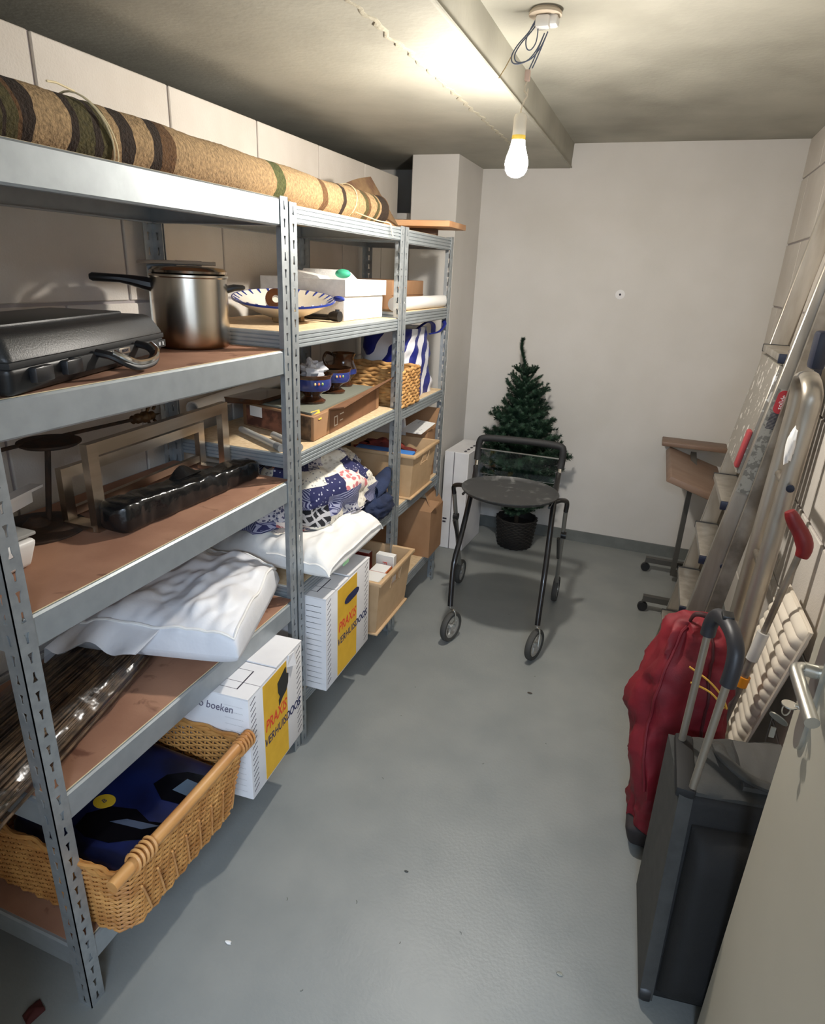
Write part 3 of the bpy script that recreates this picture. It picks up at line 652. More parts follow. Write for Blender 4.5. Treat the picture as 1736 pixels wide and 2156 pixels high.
# ================================================================== nearest unit, bottom shelf: wicker basket
ZB = .1815
bk = thing('wicker_basket', 'large honey-coloured wicker basket with wooden rim pole on the bottom shelf', 'basket', (-1.1, .92, ZB))
def bas(t, z):
    """rounded rectangle, t in 0..1 round the basket, z 0..1 bottom to rim"""
    x0, x1 = lerp(-1.30, -1.33, z), lerp(-.885, -.846, z); y0, y1 = lerp(.725, .70, z), lerp(1.125, 1.148, z); r = .05
    segs = [((x1-r, y0), (x0+r, y0)), ((x0+r, y0+r), 180+90, -1), ((x0, y0+r), (x0, y1-r)), ((x0+r, y1-r), 180, -1), ((x0+r, y1), (x1-r, y1)), ((x1-r, y1-r), 90, -1), ((x1, y1-r), (x1, y0+r)), ((x1-r, y0+r), 0, -1)]
    Ls = []
    for s in segs: Ls.append(math.hypot(s[0][0]-s[1][0], s[0][1]-s[1][1]) if len(s) == 2 else PI*r/2)
    d = (t % 1.0)*sum(Ls); i = 0
    while i < 7 and d > Ls[i]: d -= Ls[i]; i += 1
    s = segs[i]; k = min(1, d/Ls[i])
    if len(s) == 2: p = (lerp(s[0][0], s[1][0], k), lerp(s[0][1], s[1][1], k)); dx, dy = s[1][0]-s[0][0], s[1][1]-s[0][1]; l = math.hypot(dx, dy); nrm = (dy/l, -dx/l); nrm = (-nrm[0], -nrm[1])
    else:
        a = math.radians(s[1]-90*k); p = (s[0][0]+r*math.cos(a), s[0][1]+r*math.sin(a)); nrm = (math.cos(a), math.sin(a))
    zz = ZB+.004+z*.215
    cxm, cym = -1.1, .92
    if nrm[0]*(p[0]-cxm)+nrm[1]*(p[1]-cym) < 0: nrm = (-nrm[0], -nrm[1])
    return Vector((p[0], p[1], zz)), Vector((nrm[0], nrm[1], 0))
NS = 66; ROWS = 26
mb = MB()
for r in range(ROWS):
    z = (r+.5)/ROWS; pts = []
    for i in range(NS*2):
        p, n = bas(i/(NS*2), z); s = (1 if (i//1) % 2 == 0 else -1)*(1 if r % 2 else -1)
        k = 0 if i % 2 else (1 if ((i//2)+r) % 2 else -1)
        pts.append(p + n*(.0042*k) + Vector((0, 0, .0008*nz((i, r, 0), .9))))
    mb.tube(pts, .0036, 5, closed=True)
part(mb, 'weave', m_wick, bk, 60, kind='stuff')
mb = MB()
for i in range(NS):
    p0, n0 = bas(i/NS, 0); p1, n1 = bas(i/NS, 1.0); mb.tube([p0, p1+Vector((0, 0, .004))], .0026, 5)
part(mb, 'stakes', m_wick, bk, 60)
for j in range(4):       # slanted pale withies crossing the front, one by one
    pass
for j in range(11):
    t0 = .66+.028*j; pts = []
    for k in range(7):
        p, n = bas(t0+.018*k/6, .12+.55*k/6); pts.append(p+n*.0085)
    part(MB().tube(pts, .003, 5), 'slanted_withy', m_wickh, bk)
mb = MB().slab(12, 12, lambda u, v: (lerp(-1.285, -.905, u), lerp(.745, 1.105, v), ZB+.009), lambda u, v: (lerp(-1.285, -.905, u), lerp(.745, 1.105, v), ZB+.001))
part(mb, 'base', m_wick, bk)
for k in range(3):
    pts = []
    for i in range(NS*2):
        p, n = bas(i/(NS*2), 1.0+.022*k); pts.append(p+n*(.005*math.sin(i*.9+k*2.1)))
    part(MB().tube(pts, .0052, 6, closed=True), 'rim_withy', m_wick, bk)
pole = part(MB().tube([(-.848, .676, .412), (-.847, .9, .416), (-.85, 1.157, .42)], .0145, 14), 'rim_pole', m_wickh, bk)
for y in (.735, 1.105):
    mb = MB()
    for k in range(5):
        yy = y+.012*k; mb.tube([(-.848+.0185*math.cos(a*PI/8), yy+.004*math.sin(a*PI/8), .415+.0185*math.sin(a*PI/8)) for a in range(16)], .004, 5, closed=True)
    part(mb, 'binding', m_wickh, pole)
# blue package in the basket
bp = thing('blue_package', 'dark blue plastic package with a round yellow sticker in the wicker basket', 'package', (-1.08, .92, ZB+.01))
part(MB().rhexa([(-1.27, .76, ZB+.01), (-.90, .76, ZB+.01), (-.90, 1.10, ZB+.01), (-1.27, 1.10, ZB+.01), (-1.25, .755, .36), (-.885, .745, .335), (-.885, 1.115, .335), (-1.25, 1.11, .36)], .03, 4), 'body', m_bluep, bp)
def top_z(x): return lerp(.36, .335, (x+1.25)/.365)
def disc(cx_, cy_, rx, ry, rot, dz, h, n=28):
    mb = MB(); V = []
    for kz in (0, 1):
        for i in range(n):
            a = 2*PI*i/n; x = rx*math.cos(a); y = ry*math.sin(a); X = cx_+x*math.cos(rot)-y*math.sin(rot); Y = cy_+x*math.sin(rot)+y*math.cos(rot)
            V.append((X, Y, top_z(X)+dz+h*kz))
    return mb.add(V, [tuple(reversed(range(n))), tuple(range(n, 2*n))] + [(i, (i+1) % n, n+(i+1) % n, n+i) for i in range(n)])
part(disc(-1.085, .885, .026, .021, .4, -.002, .004), 'sticker', mat('yellow_sticker', (196, 160, 40), .5), bp)
part(text('B', .018, frame((-1.085, .885, top_z(-1.085)+.0024), (.3, .95, 0), (-.95, .3, 0)), .0004), 'sticker_print', m_ink, bp, 0)
mw_ = mat('black_window', (8, 9, 14), .15)
def blade(pts, dz, h_):
    n = len(pts); return MB().add([(x, y, top_z(x)+dz) for x, y in pts]+[(x, y, top_z(x)+dz+h_) for x, y in pts], [tuple(reversed(range(n))), tuple(range(n, 2*n))]+[(i, (i+1) % n, n+(i+1) % n, n+i) for i in range(n)])
part(blade([(-1.09, .80), (-1.05, .79), (-.99, .80), (-.93, .84), (-.905, .90), (-.95, .885), (-1.0, .90), (-1.06, .88), (-1.095, .84)], -.003, .0045), 'window', mw_, bp)
part(blade([(-1.02, .98), (-.97, .95), (-.91, .96), (-.90, 1.02), (-.92, 1.06), (-.97, 1.05), (-1.01, 1.02)], -.003, .0045), 'window', mw_, bp)
part(blade([(-1.03, .845), (-.95, .86), (-.92, .885), (-1.0, .868)], 0, .0022), 'painted_glint', mat('grey_blue_glint', (66, 76, 96), .35), bp)  # glint painted as a paler blade on the black window
part(blade([(-.965, .985), (-.92, .985), (-.915, 1.03), (-.955, 1.03)], 0, .0022), 'pale_patch', mat('steel_blue_patch', (70, 86, 104), .3), bp)  # flat pale steel-blue patch on the package top
part(MB().tube([(-1.22, .77, .345), (-.9, .762, .322), (-.895, 1.09, .322)], .003, 6), 'seam_edge', mat('seam_blue', (40, 60, 130), .3), bp)

# ================================================================== moving boxes
def moving_box(label, P0, P1_, depth, z0, h, hand, open_lid):
    """front face from P0 (near) to P1_ (far), body goes back"""
    a, b = Vector((P0[0], P0[1], 0)), Vector((P1_[0], P1_[1], 0)); t = (b-a).normalized(); n = Vector((t.y, -t.x, 0)); wd = (b-a).length
    back = -n*depth; Z = Vector((0, 0, 1))
    bx_ = thing('moving_box', label, 'moving box', tuple((a+b)/2+back/2+Z*z0), 'white moving boxes on the bottom shelves')
    c = [a+Z*z0, b+Z*z0, b+back+Z*z0, a+back+Z*z0]
    c = [c[3], c[0], c[1], c[2]]
    part(MB().rhexa([tuple(p) for p in c] + [tuple(p+Z*h) for p in c], .003, 2), 'body', m_carton, bx_)
    # lid flaps: two long flaps meeting off-centre, one lifted
    f0 = a+Z*(z0+h); 
    for k, (s0, s1, lift) in enumerate(((.0, .485, open_lid[0]), (.495, 1.0, open_lid[1]))):
        p = [f0+t*wd*s0, f0+t*wd*s1, f0+t*wd*s1+back, f0+t*wd*s0+back]
        p = [p[3], p[0], p[1], p[2]]
        q = [x+Z*.0005 for x in p]; up_ = [0, 0, lift, lift] if k == 0 else [lift, lift, 0, 0]
        q = [q[i]+Z*(up_[i] if k == 0 else up_[i]) for i in range(4)]
        part(MB().hexa([tuple(x) for x in q] + [tuple(x+Z*.005) for x in q]), 'lid_flap', m_carton, bx_, 0)
    def FF(s, zf, out=.0006): return frame(tuple(a+t*wd*s+Z*(z0+h*zf)+n*out), t, Z)
    M = FF(0, 0)
    def onface(s0, s1, z0_, z1_, o0=.0, o1=.0006):
        m = MB(); m.M = frame(tuple(a+Z*z0), t, Z); return m.box(s0*wd, s1*wd, z0_*h, z1_*h, o0, o1)
    part(onface(.24, .68, .02, .985), 'yellow_panel', m_yellow, bx_, 0)
    part(text('PRAXIS', .066, FF(.465, .56), .0006, shear=.2, bold=.0008, fit=(.40*wd, .038)), 'lettering', m_red, bx_, 0)
    part(text('VERHUISDOOS', .056, FF(.595, .40), .0006, shear=.2, bold=.0004, fit=(.70*wd, .028)), 'lettering', m_navy, bx_, 0)
    if hand == 'clean':
        m = MB(); m.M = FF(.56, .78, .0008); pts = [(.042*math.cos(q*PI/12)+(.02 if math.cos(q*PI/12) > 0 else -.02), .016*math.sin(q*PI/12), 0) for q in range(24)]
        V = pts + [(x, y, .001) for x, y, _ in pts]; m.add(V, [tuple(reversed(range(24))), tuple(range(24, 48))] + [(i, (i+1) % 24, 24+(i+1) % 24, 24+i) for i in range(24)])
        part(m, 'hand_hole', m_navy, bx_, 0)
    else:
        m = MB(); m.M = FF(.60, .78, .0008); pts = [(-.032, .026), (.018, .052), (.02, .03), (.034, .02), (.03, -.01), (.018, -.03), (-.004, -.038), (-.026, -.055), (-.028, -.034), (-.02, -.026), (-.03, -.008)]
        k = len(pts); V = [(x, y, 0) for x, y in pts] + [(x, y, .001) for x, y in pts]; m.add(V, [tuple(reversed(range(k))), tuple(range(k, 2*k))] + [(i, (i+1) % k, k+(i+1) % k, k+i) for i in range(k)])
        part(m, 'torn_hand_hole', m_black, bx_, 0)
        m = MB(); m.M = FF(.74, .955, .001); m.hexa([(-.02, -.012, 0), (.024, -.03, 0), (.026, .015, 0), (-.008, .02, 0), (-.02, -.012, .003), (.024, -.03, .010), (.026, .015, .003), (-.008, .02, .003)])
        part(m, 'torn_flap', m_carton, bx_, 0)
    for s in (.03, .88):
      mk = MB(); mk.M = frame(tuple(a+Z*z0), t, Z)
      for i in range(17):
        zz = h*(.06+.055*i)
        mk.hexa([(s*wd, zz, 0), (s*wd+.026, zz+.012, 0), (s*wd+.026, zz+.0145, 0), (s*wd, zz+.0025, 0), (s*wd, zz, .0006), (s*wd+.026, zz+.012, .0006), (s*wd+.026, zz+.0145, .0006), (s*wd, zz+.0025, .0006)])
      part(mk, 'front_tick_marks', m_ink, bx_, 0, kind='stuff')
    mk = MB(); mk.M = frame(tuple(a+Z*z0), back, Z)           # the near side, facing the door
    for i in range(15): mk.box(.018, .075, h*(.07+.0605*i), h*(.07+.0605*i)+.0022, -.0006 if False else 0, .0007)
    part(mk, 'side_tick_marks', m_ink, bx_, 0, kind='stuff')
    tp = MB(); tp.M = frame(tuple(f0+Z*.0056), t, back)
    for (u0, u1, v0, v1) in ((.1, .38, .05, .054), (.1, .38, .16, .164), (.1, .105, .05, .164), (.375, .38, .05, .164), (.2, .205, .0, .4)): tp.box(u0*wd, u1*wd, -v1, -v0, 0, .0006) if False else tp.box(u0*wd, u1*wd, v0, v1, -.0006, .0)
    part(tp, 'lid_print', m_ink, bx_, 0)
    return bx_, a, t, n, back, wd
m1, a1, t1, n1, bk1, w1 = moving_box('white moving box with torn black hand hole beside the wicker basket', (-.853, 1.166), (-.872, 1.478), .40, .1845, .335, 'torn', (.0, .004))
Mh = frame(tuple(a1+bk1.normalized()*.115+Vector((0, 0, .1845+.335*.885))-t1*.0008), -bk1, (0, 0, 1))
part(text('a to boeken', .034, Mh, .0004, shear=.25, fit=(.135, .024)), 'handwriting', mat('pen_grey', (104, 98, 116), .8), m1, 0)
moving_box('white moving box with clean oval hand hole standing under the pillow', (-.886, 1.665), (-.893, 2.035), .42, .2045, .36, 'clean', (.0, .006))

# ================================================================== middle unit, upper shelf
Y2 = 1.4268
fb = thing('faience_bowl', 'wide white faience bowl with blue scalloped rim on the middle unit', 'bowl', (-1.17, 1.92, Y2))
fc = (-1.17, 1.92, Y2)
m_fai = mat('white_faience', (226, 220, 208), .25, col2=(206, 196, 176), scale=6, coat=.3)
TB = Matrix.Translation(Vector(fc)+Vector((0, 0, .02))) @ Matrix.Rotation(math.radians(7.5), 4, Vector((.854, .52, 0))) @ Matrix.Translation(-Vector(fc)-Vector((0, 0, .014)))
class TMB(MB):
    def __init__(s): MB.__init__(s); s.M = TB.copy()
prof_o = [(0, .014), (.05, .014), (.055, .012), (.1, .03), (.14, .05), (.165, .066), (.167, .07), (.163, .071), (.135, .056), (.095, .036), (.05, .022), (0, .02)]
part(TMB().lathe(prof_o, fc, 48), 'bowl_body', m_fai, fb)
m_cob = mat('cobalt_glaze', (34, 52, 128), .25)
part(TMB().lathe([(.1645, .0712), (.168, .0712), (.168, .065), (.1645, .066), (.1645, .0712)], fc, 48), 'blue_rim', m_cob, fb)
for k in range(28):
    a = 2*PI*k/28; c, s = math.cos(a), math.sin(a); mb = MB()
    mb.M = TB @ frame((fc[0]+.15*c, fc[1]+.15*s, Y2+.0652), (-s, c, 0), (-c, -s, -.58)); mb.hexa([(-.0042, -.013, -.001), (.0042, -.013, -.001), (.0015, .008, -.001), (-.0015, .008, -.001), (-.0042, -.013, .0008), (.0042, -.013, .0008), (.0015, .008, .0008), (-.0015, .008, .0008)])
    part(mb, 'rim_scallop', m_cob, fb, 0)
for k in range(3):
    a = 2*PI*k/3+.6; part(MB().rbox(fc[0]+.05*math.cos(a)-.012, fc[0]+.05*math.cos(a)+.012, fc[1]+.05*math.sin(a)-.012, fc[1]+.05*math.sin(a)+.012, Y2, Y2+.025, .003), 'foot', mat('bowl_foot', (140, 108, 66), .6), fb)
part(TMB().ell((fc[0]+.158, fc[1]+.085, Y2+.074), (.022, .012, .009), 12, 8), 'blue_handle', m_cob, fb)
tr = MB(); tr.M = frame((-1.18, 1.885, Y2+.068), (.8, .6, 0), (-.2, .25, .9))
tr.lathe([(.012, -.011), (.034, -.011), (.034, .011), (.012, .011), (.012, -.011)], (0, 0, 0), 28)
solo(tr, 'tape_roll', m_brown, 'dark brown tape roll standing inside the faience bowl', 'tape roll')

sb = thing('styrofoam_box', 'white styrofoam box with packing pieces on the middle unit', 'foam box', (-1.2, 2.25, Y2))
m_foam = mat('styrofoam', (238, 236, 232), .8, col2=(228, 226, 222), scale=60, bump=.3, bscale=220)
A_, B_, C_, D_ = (-1.035, 2.09), (-1.03, 2.42), (-1.36, 2.42), (-1.375, 2.12)
def quad_box(q, z0, z1, g=0.0):
    cx_ = sum(p[0] for p in q)/4; cy_ = sum(p[1] for p in q)/4
    e_ = [(p[0]+math.copysign(g, p[0]-cx_), p[1]+math.copysign(g, p[1]-cy_)) for p in q]
    e_ = [e_[3], e_[0], e_[1], e_[2]]
    return [(x, y, z0) for x, y in e_] + [(x, y, z1) for x, y in e_]
part(MB().rhexa(quad_box((A_, B_, C_, D_), Y2, Y2+.082), .004, 2), 'base', m_foam, sb)
lidq = quad_box((A_, B_, C_, D_), 0, 1, .009); Q = [Vector((p[0], p[1], 0)) for p in lidq[:4]]; ctr = sum(Q, Vector())/4
mb = MB(); o_ = [tuple(q+Vector((0, 0, Y2+.083))) for q in Q] + [tuple(q+Vector((0, 0, Y2+.137))) for q in Q]
i_ = [tuple(ctr+(q-ctr)*.93+Vector((0, 0, Y2+.10))) for q in Q] + [tuple(ctr+(q-ctr)*.93+Vector((0, 0, Y2+.137))) for q in Q]
Fq = [(3,2,1,0), (0,1,5,4), (1,2,6,5), (2,3,7,6), (3,0,4,7)]
mb.add(o_+i_, Fq + [tuple(8+k for k in reversed(f)) for f in Fq] + [(4,5,13,12), (5,6,14,13), (6,7,15,14), (7,4,12,15)])
part(mb, 'lid_tray', m_foam, sb, 0)
part(MB().hexa([(-1.33, 2.14, Y2+.10), (-1.12, 2.14, Y2+.10), (-1.12, 2.22, Y2+.10), (-1.33, 2.22, Y2+.10), (-1.31, 2.16, Y2+.165), (-1.16, 2.13, Y2+.145), (-1.16, 2.21, Y2+.145), (-1.31, 2.22, Y2+.165)]), 'packing_wedge', m_foam, sb, 0)
part(MB().hexa([(-1.33, 2.25, Y2+.10), (-1.08, 2.25, Y2+.10), (-1.08, 2.38, Y2+.10), (-1.33, 2.38, Y2+.10), (-1.30, 2.28, Y2+.168), (-1.13, 2.28, Y2+.168), (-1.13, 2.34, Y2+.160), (-1.30, 2.34, Y2+.160)]), 'packing_wedge', m_foam, sb, 0)
solo(MB().ell((-1.11, 2.232, Y2+.155), (.03, .022, .016), 18, 12), 'green_sponge', mat('green_sponge', (60, 168, 130), .6), 'small oval green sponge lying on the styrofoam box', 'sponge')
bn = thing('black_torch', 'small black torch lying beside the styrofoam box', 'torch', (-1.07, 2.03, Y2))
part(MB().tube([(-1.17, 2.055, Y2+.012), (-1.06, 2.035, Y2+.014)], .010, 10), 'barrel', m_black, bn)
part(MB().tube([(-1.06, 2.035, Y2+.018), (-1.045, 2.033, Y2+.019), (-1.02, 2.03, Y2+.019)], [.013, .018, .018], 12).tube([(-1.03, 2.03, Y2+.03), (-1.03, 2.03, Y2+.042)], .008, 8), 'head', m_black, bn)

# ================================================================== middle unit, third shelf
Y3 = 1.0698
kb = thing('kraft_box', 'low open brown cardboard box carrying the glazed bowls', 'cardboard box', (-1.17, 2.05, Y3))
KA, KB, KC, KD = Vector((-.985, 1.775, Y3)), Vector((-1.025, 2.395, Y3)), Vector((-1.34, 2.38, Y3)), Vector((-1.315, 1.865, Y3)); hK = Vector((0, 0, .082))
part(MB().rhexa([tuple(p) for p in (KD, KA, KB, KC)] + [tuple(p+hK) for p in (KD, KA, KB, KC)], .003, 1), 'body', m_kraft, kb)
tK = (KB-KA).normalized(); nK = Vector((tK.y, -tK.x, 0)); kz = Vector((0, 0, 1))
f0 = KA+tK*.12+hK; f1 = KB+hK
part(MB().hexa([tuple(p) for p in (f0, f1, f1+tK*.03+nK*.05+kz*.04, f0+nK*.055+kz*.012, f0+kz*.004, f1+kz*.004, f1+tK*.03+nK*.05+kz*.045, f0+nK*.055+kz*.017)]), 'open_flap', m_kraftd, kb, 0)
mb = MB(); mb.M = frame(tuple(KA+tK*.125), tK, (0, 0, 1)); part(mb.box(0, .46, .001, .081, 0, .0015), 'printed_side', m_kraftd, kb, 0)
mb = MB(); mb.M = frame(tuple(KA+tK*.16), tK, (0, 0, 1)); mb.box(0, .004, .02, .05, .0015, .0022).box(.026, .03, .02, .05, .0015, .0022).box(0, .03, .048, .052, .0015, .0022).box(0, .03, .018, .022, .0015, .0022)
part(mb, 'print_symbol', mat('pale_print', (200, 186, 168), .8), kb, 0)
mb = MB(); mb.M = frame(tuple(KA+tK*.21), tK, (0, 0, 1)); part(mb.box(0, .035, .05, .054, .0015, .0022).box(0, .028, .028, .031, .0015, .0022), 'print_lines', mat('pale_print_2', (200, 186, 168), .8), kb, 0)
tD = (KA-KD).normalized(); mb = MB(); mb.M = frame(tuple(KD), tD, (0, 0, 1)); part(mb.box(.02, .31, .006, .074, -.0003, .001), 'picture_panel', mat('brown_picture', (84, 52, 42), .6, col2=(130, 84, 64), scale=18, contrast=(.45, .55)), kb, 0)
mb = MB(); mb.M = frame(tuple(KD), tD, (0, 0, 1)); part(mb.box(.04, .10, .04, .075, -.0003, .0018), 'label_patch', m_paper, kb, 0)
mb = MB(); mb.M = frame(tuple(KD), tD, (0, 0, 1)); part(mb.box(.285, .33, .0, .078, -.0003, .0022), 'dark_corner_print', mat('dark_print', (60, 46, 36), .7, col2=(120, 96, 72), scale=40), kb, 0)
solo(MB().hexa([(-1.33, 1.88, Y3+.083), (-1.0, 1.79, Y3+.083), (-1.04, 2.37, Y3+.083), (-1.33, 2.37, Y3+.083), (-1.33, 1.88, Y3+.089), (-1.0, 1.79, Y3+.089), (-1.04, 2.37, Y3+.089), (-1.33, 2.37, Y3+.089)]), 'grey_board', mat('grey_green_board', (118, 120, 108), .7), 'flat grey-green board laid over the low brown box', 'board', smooth=0)
YT = Y3+.09
solo(MB().hexa([(-1.01, 1.80, YT), (-1.005, 1.85, YT), (-.99, 1.83, YT-.025), (-.988, 1.81, YT-.024), (-1.01, 1.80, YT+.001), (-1.005, 1.85, YT+.001), (-.985, 1.83, YT-.024), (-.984, 1.81, YT-.024)]), 'yellow_leaflet', m_yellow, 'small yellow leaflet hanging over the corner of the low brown box', 'leaflet', smooth=0)
def lustre(label, c, s, name='lustre_bowl'):
    t = thing(name, label, 'bowl', c, 'blue and brown glazed footed bowls')
    part(MB().lathe([(0, 0), (.042*s, 0), (.044*s, .006*s), (.03*s, .014*s), (.024*s, .022*s), (.036*s, .032*s), (.056*s, .042*s)], c, 32), 'foot', m_brown, t)
    part(MB().lathe([(.056*s, .042*s), (.062*s, .055*s), (.062*s, .078*s)], c, 32), 'blue_band', m_blueg, t)
    part(MB().lathe([(.062*s, .078*s), (.064*s, .084*s), (.068*s, .09*s), (.064*s, .091*s), (.058*s, .08*s), (.05*s, .05*s), (0, .044*s)], c, 32), 'rim', m_brown, t)
    for k in range(3):
        a = -.9+.2*k; p = (c[0]+.0615*s*math.cos(a), c[1]+.0615*s*math.sin(a), c[2]+.066*s)
        part(MB().ell(p, (.0035*s, .0045*s, .005*s), 8, 6), 'flower', mat('flower_enamel', ((214, 184, 120), (206, 120, 90), (150, 170, 90))[k], .4), t)
    return t
lustre('blue banded brown bowl holding crumpled plastic', (-1.09, 1.955, YT), 1.08)
lustre('blue banded brown bowl between the plastic-filled bowl and the jug', (-1.115, 2.165, YT), 1.02)
cp = MB().ell((-1.09, 1.955, YT+.105), (.042, .042, .035), 22, 16, lambda d: 1+.55*nz((d.x*2.2, d.y*2.2, d.z*2.2), 1.0, 3)+.25*nz((d.x*6, d.y*6, d.z*6), 1, 7))
solo(cp, 'crumpled_plastic', mat('crumpled_film', (222, 222, 226), .2, alpha=.7), 'crumpled clear plastic wrap in the front glazed bowl', 'plastic wrap', smooth=20)
jg = thing('lustre_jug', 'brown glazed jug with curled handle behind the footed bowls', 'jug', (-1.15, 2.33, YT))
jc = (-1.15, 2.32, YT)
part(MB().lathe([(0, 0), (.036, 0), (.038, .006), (.026, .016), (.034, .03), (.05, .05), (.052, .07), (.042, .09), (.04, .11), (.05, .128), (.046, .128), (.036, .108), (.0, .06)], jc, 28), 'jug_body', m_brown, jg)
part(MB().tube(smoothpts([(-1.19, 2.31, YT+.118), (-1.215, 2.30, YT+.125), (-1.225, 2.295, YT+.1), (-1.212, 2.3, YT+.075), (-1.2, 2.305, YT+.066)]), .006, 8), 'handle', m_brown, jg)
part(MB().lathe([(.0525, .05), (.0535, .06), (.0525, .07)], jc, 28), 'blue_band', m_blueg, jg)
solo(MB().hexa([(-1.36, 1.80, Y3+.083), (-1.20, 1.80, Y3+.095), (-1.20, 2.02, Y3+.095), (-1.36, 2.02, Y3+.083), (-1.36, 1.80, Y3+.105), (-1.20, 1.80, Y3+.108), (-1.20, 2.02, Y3+.108), (-1.36, 2.02, Y3+.105)]), 'brown_tray', m_brown, 'dark brown shallow tray behind the glazed bowls', 'tray', smooth=0)
pt = thing('paper_tube', 'long white cardboard tube lying along the wall behind the boxes', 'tube', (-1.36, 1.9, Y3))
c0t, c1t = Vector((-1.362, 1.66, Y3+.085)), Vector((-1.366, 2.34, Y3+.115)); ax = (c1t-c0t)
part(MB().lathe([(.020, 0), (.025, 0), (.025, ax.length), (.020, ax.length), (.020, 0)], tuple(c0t), 24, tuple(ax)), 'tube_wall', m_paper, pt)
mt = thing('metal_tube', 'pale metal tube lying diagonally on the chipboard shelf edge', 'tube', (-1.13, 1.68, Y3))
part(MB().tube([(-1.25, 1.76, Y3+.013), (-1.02, 1.628, Y3+.011)], .011, 10), 'tube_wall', mat('pale_metal', (198, 196, 190), .4, .4), mt)
part(MB().tube([(-1.04, 1.64, Y3+.011), (-1.012, 1.622, Y3+.011)], .0125, 10), 'end_cap', mat('grey_cap', (130, 130, 128), .5), mt)
solo(MB().tube([(-1.12, 1.75, Y3+.012), (-.967, 1.655, Y3+.012)], .0115, 12), 'round_bar', mat('pale_metal_2', (190, 188, 184), .4, .4), 'short grey round bar next to the corner of the low box', 'bar')

# ================================================================== middle unit, fourth shelf: quilt and denim
Q4 = .6218
def cloth(name, ca, cb, kind, scale, thr=(.40, .46)):
    m = mat(name, ca, .9, bump=.3, bscale=60); N = m.node_tree.nodes; L = m.node_tree.links; P = N['Principled BSDF']; tc = N.new('ShaderNodeTexCoord'); mp = N.new('ShaderNodeMapping'); mp.inputs['Rotation'].default_value = (.5, .4, .7); L.new(tc.outputs['Object'], mp.inputs['Vector'])
    mx = N.new('ShaderNodeMix'); mx.data_type = 'RGBA'; mx.inputs['A'].default_value = lin(cb)+(1,); mx.inputs['B'].default_value = lin(ca)+(1,); L.new(mx.outputs['Result'], P.inputs['Base Color'])
    if kind == 'dots':
        t = N.new('ShaderNodeTexVoronoi'); t.inputs['Scale'].default_value = scale; L.new(mp.outputs[0], t.inputs['Vector']); src = t.outputs['Distance']
    elif kind == 'stripe':
        t = N.new('ShaderNodeTexWave'); t.inputs['Scale'].default_value = scale; t.inputs['Distortion'].default_value = .6; L.new(mp.outputs[0], t.inputs['Vector']); src = t.outputs['Fac']
    else:
        t = N.new('ShaderNodeTexBrick'); t.offset = 0; t.inputs['Scale'].default_value = scale; t.inputs['Mortar Size'].default_value = .16; t.inputs['Brick Width'].default_value = 1; t.inputs['Row Height'].default_value = 1; t.inputs['Color1'].default_value = t.inputs['Color2'].default_value = (1, 1, 1, 1); t.inputs['Mortar'].default_value = (0, 0, 0, 1)
        mp.inputs['Rotation'].default_value = (0, 1.45, .3); L.new(mp.outputs[0], t.inputs['Vector']); src = t.outputs['Color']
    r = N.new('ShaderNodeValToRGB'); r.color_ramp.elements[0].position = thr[0]; r.color_ramp.elements[1].position = thr[1]; L.new(src, r.inputs['Fac']); L.new(r.outputs['Color'], mx.inputs['Factor']); return m
QM = [cloth('cloth_cream_sprig', (228, 222, 208), (150, 148, 150), 'dots', 75, (.25, .3)), cloth('cloth_navy_spot', (40, 42, 86), (190, 190, 206), 'dots', 60, (.2, .25)), cloth('cloth_rose', (232, 218, 208), (196, 116, 118), 'dots', 40, (.38, .46)), cloth('cloth_black_check', (26, 26, 32), (176, 174, 176), 'check', 38, (.4, .6)), cloth('cloth_grey_leaf', (190, 188, 194), (72, 74, 104), 'dots', 95, (.42, .5)), cloth('cloth_navy_pin', (46, 48, 92), (150, 152, 176), 'stripe', 60, (.42, .55)), cloth('cloth_white', (232, 226, 212), (206, 198, 182), 'dots', 50, (.3, .4))]
def qf(d): return 1+.2*nz((d.x*2.0, d.y*2.2, d.z*2), 1, 2)+.10*nz((d.x*5, d.y*5, d.z*5), 1, 5)+.05*nz((d.x*11, d.y*11, d.z*11), 1, 8)
NU, NVq = 72, 48
qt = MB().ell((-1.16, 2.04, .775), (.215, .36, .195), NU, NVq, qf)
qt.v = [(max(-1.385, min(-.935, x)), max(1.66, min(2.43, y)), max(.752-.006*nz((x*9, y*9, 0)) if y < 2.12 else (Q4+.12 if y < 2.2 else Q4+.1), min(1.015, z))) for x, y, z in qt.v]
qe = thing('patchwork_quilt', 'crumpled patchwork quilt in navy and white above the pillow', 'quilt', (-1.16, 2.04, .74))
qr = random.Random(12); patches = {}; lastm = {}
for fi, f in enumerate(qt.f):
    j, i = divmod(fi, NU); pj = (j+2*((i//6) % 2))//5; pi_ = (i+(3 if pj % 2 else 0))//6 % 12
    patches.setdefault((pj, pi_), []).append(f)
for key in sorted(patches):
    opts = [k for k in range(7) if k not in (lastm.get((key[0], key[1]-1)), lastm.get((key[0]-1, key[1])))]; k = qr.choice(opts); lastm[key] = k
    used = sorted({v for f in patches[key] for v in f}); ix = {v: n for n, v in enumerate(used)}
    mb = MB(); mb.add([qt.v[v] for v in used], [tuple(ix[v] for v in f) for f in patches[key]]); part(mb, 'patch', QM[k], qe, 70)
m_den = mat('denim_blue', (38, 50, 80), .9, col2=(26, 34, 58), scale=12, bump=.4, bscale=200)
dn = thing('denim_bundle', 'rolled dark blue denim under the quilt corner', 'clothes', (-.98, 2.28, Q4))
dm = MB().ell((-1.0, 2.31, Q4+.055), (.075, .115, .06), 40, 26, lambda d: 1+.22*nz((d.x*2.5, d.y*2.5, d.z*2.5), 1, 4)+.14*(.4-abs(nz((d.x*5, d.y*6, d.z*5), 1, 9))*1.8))
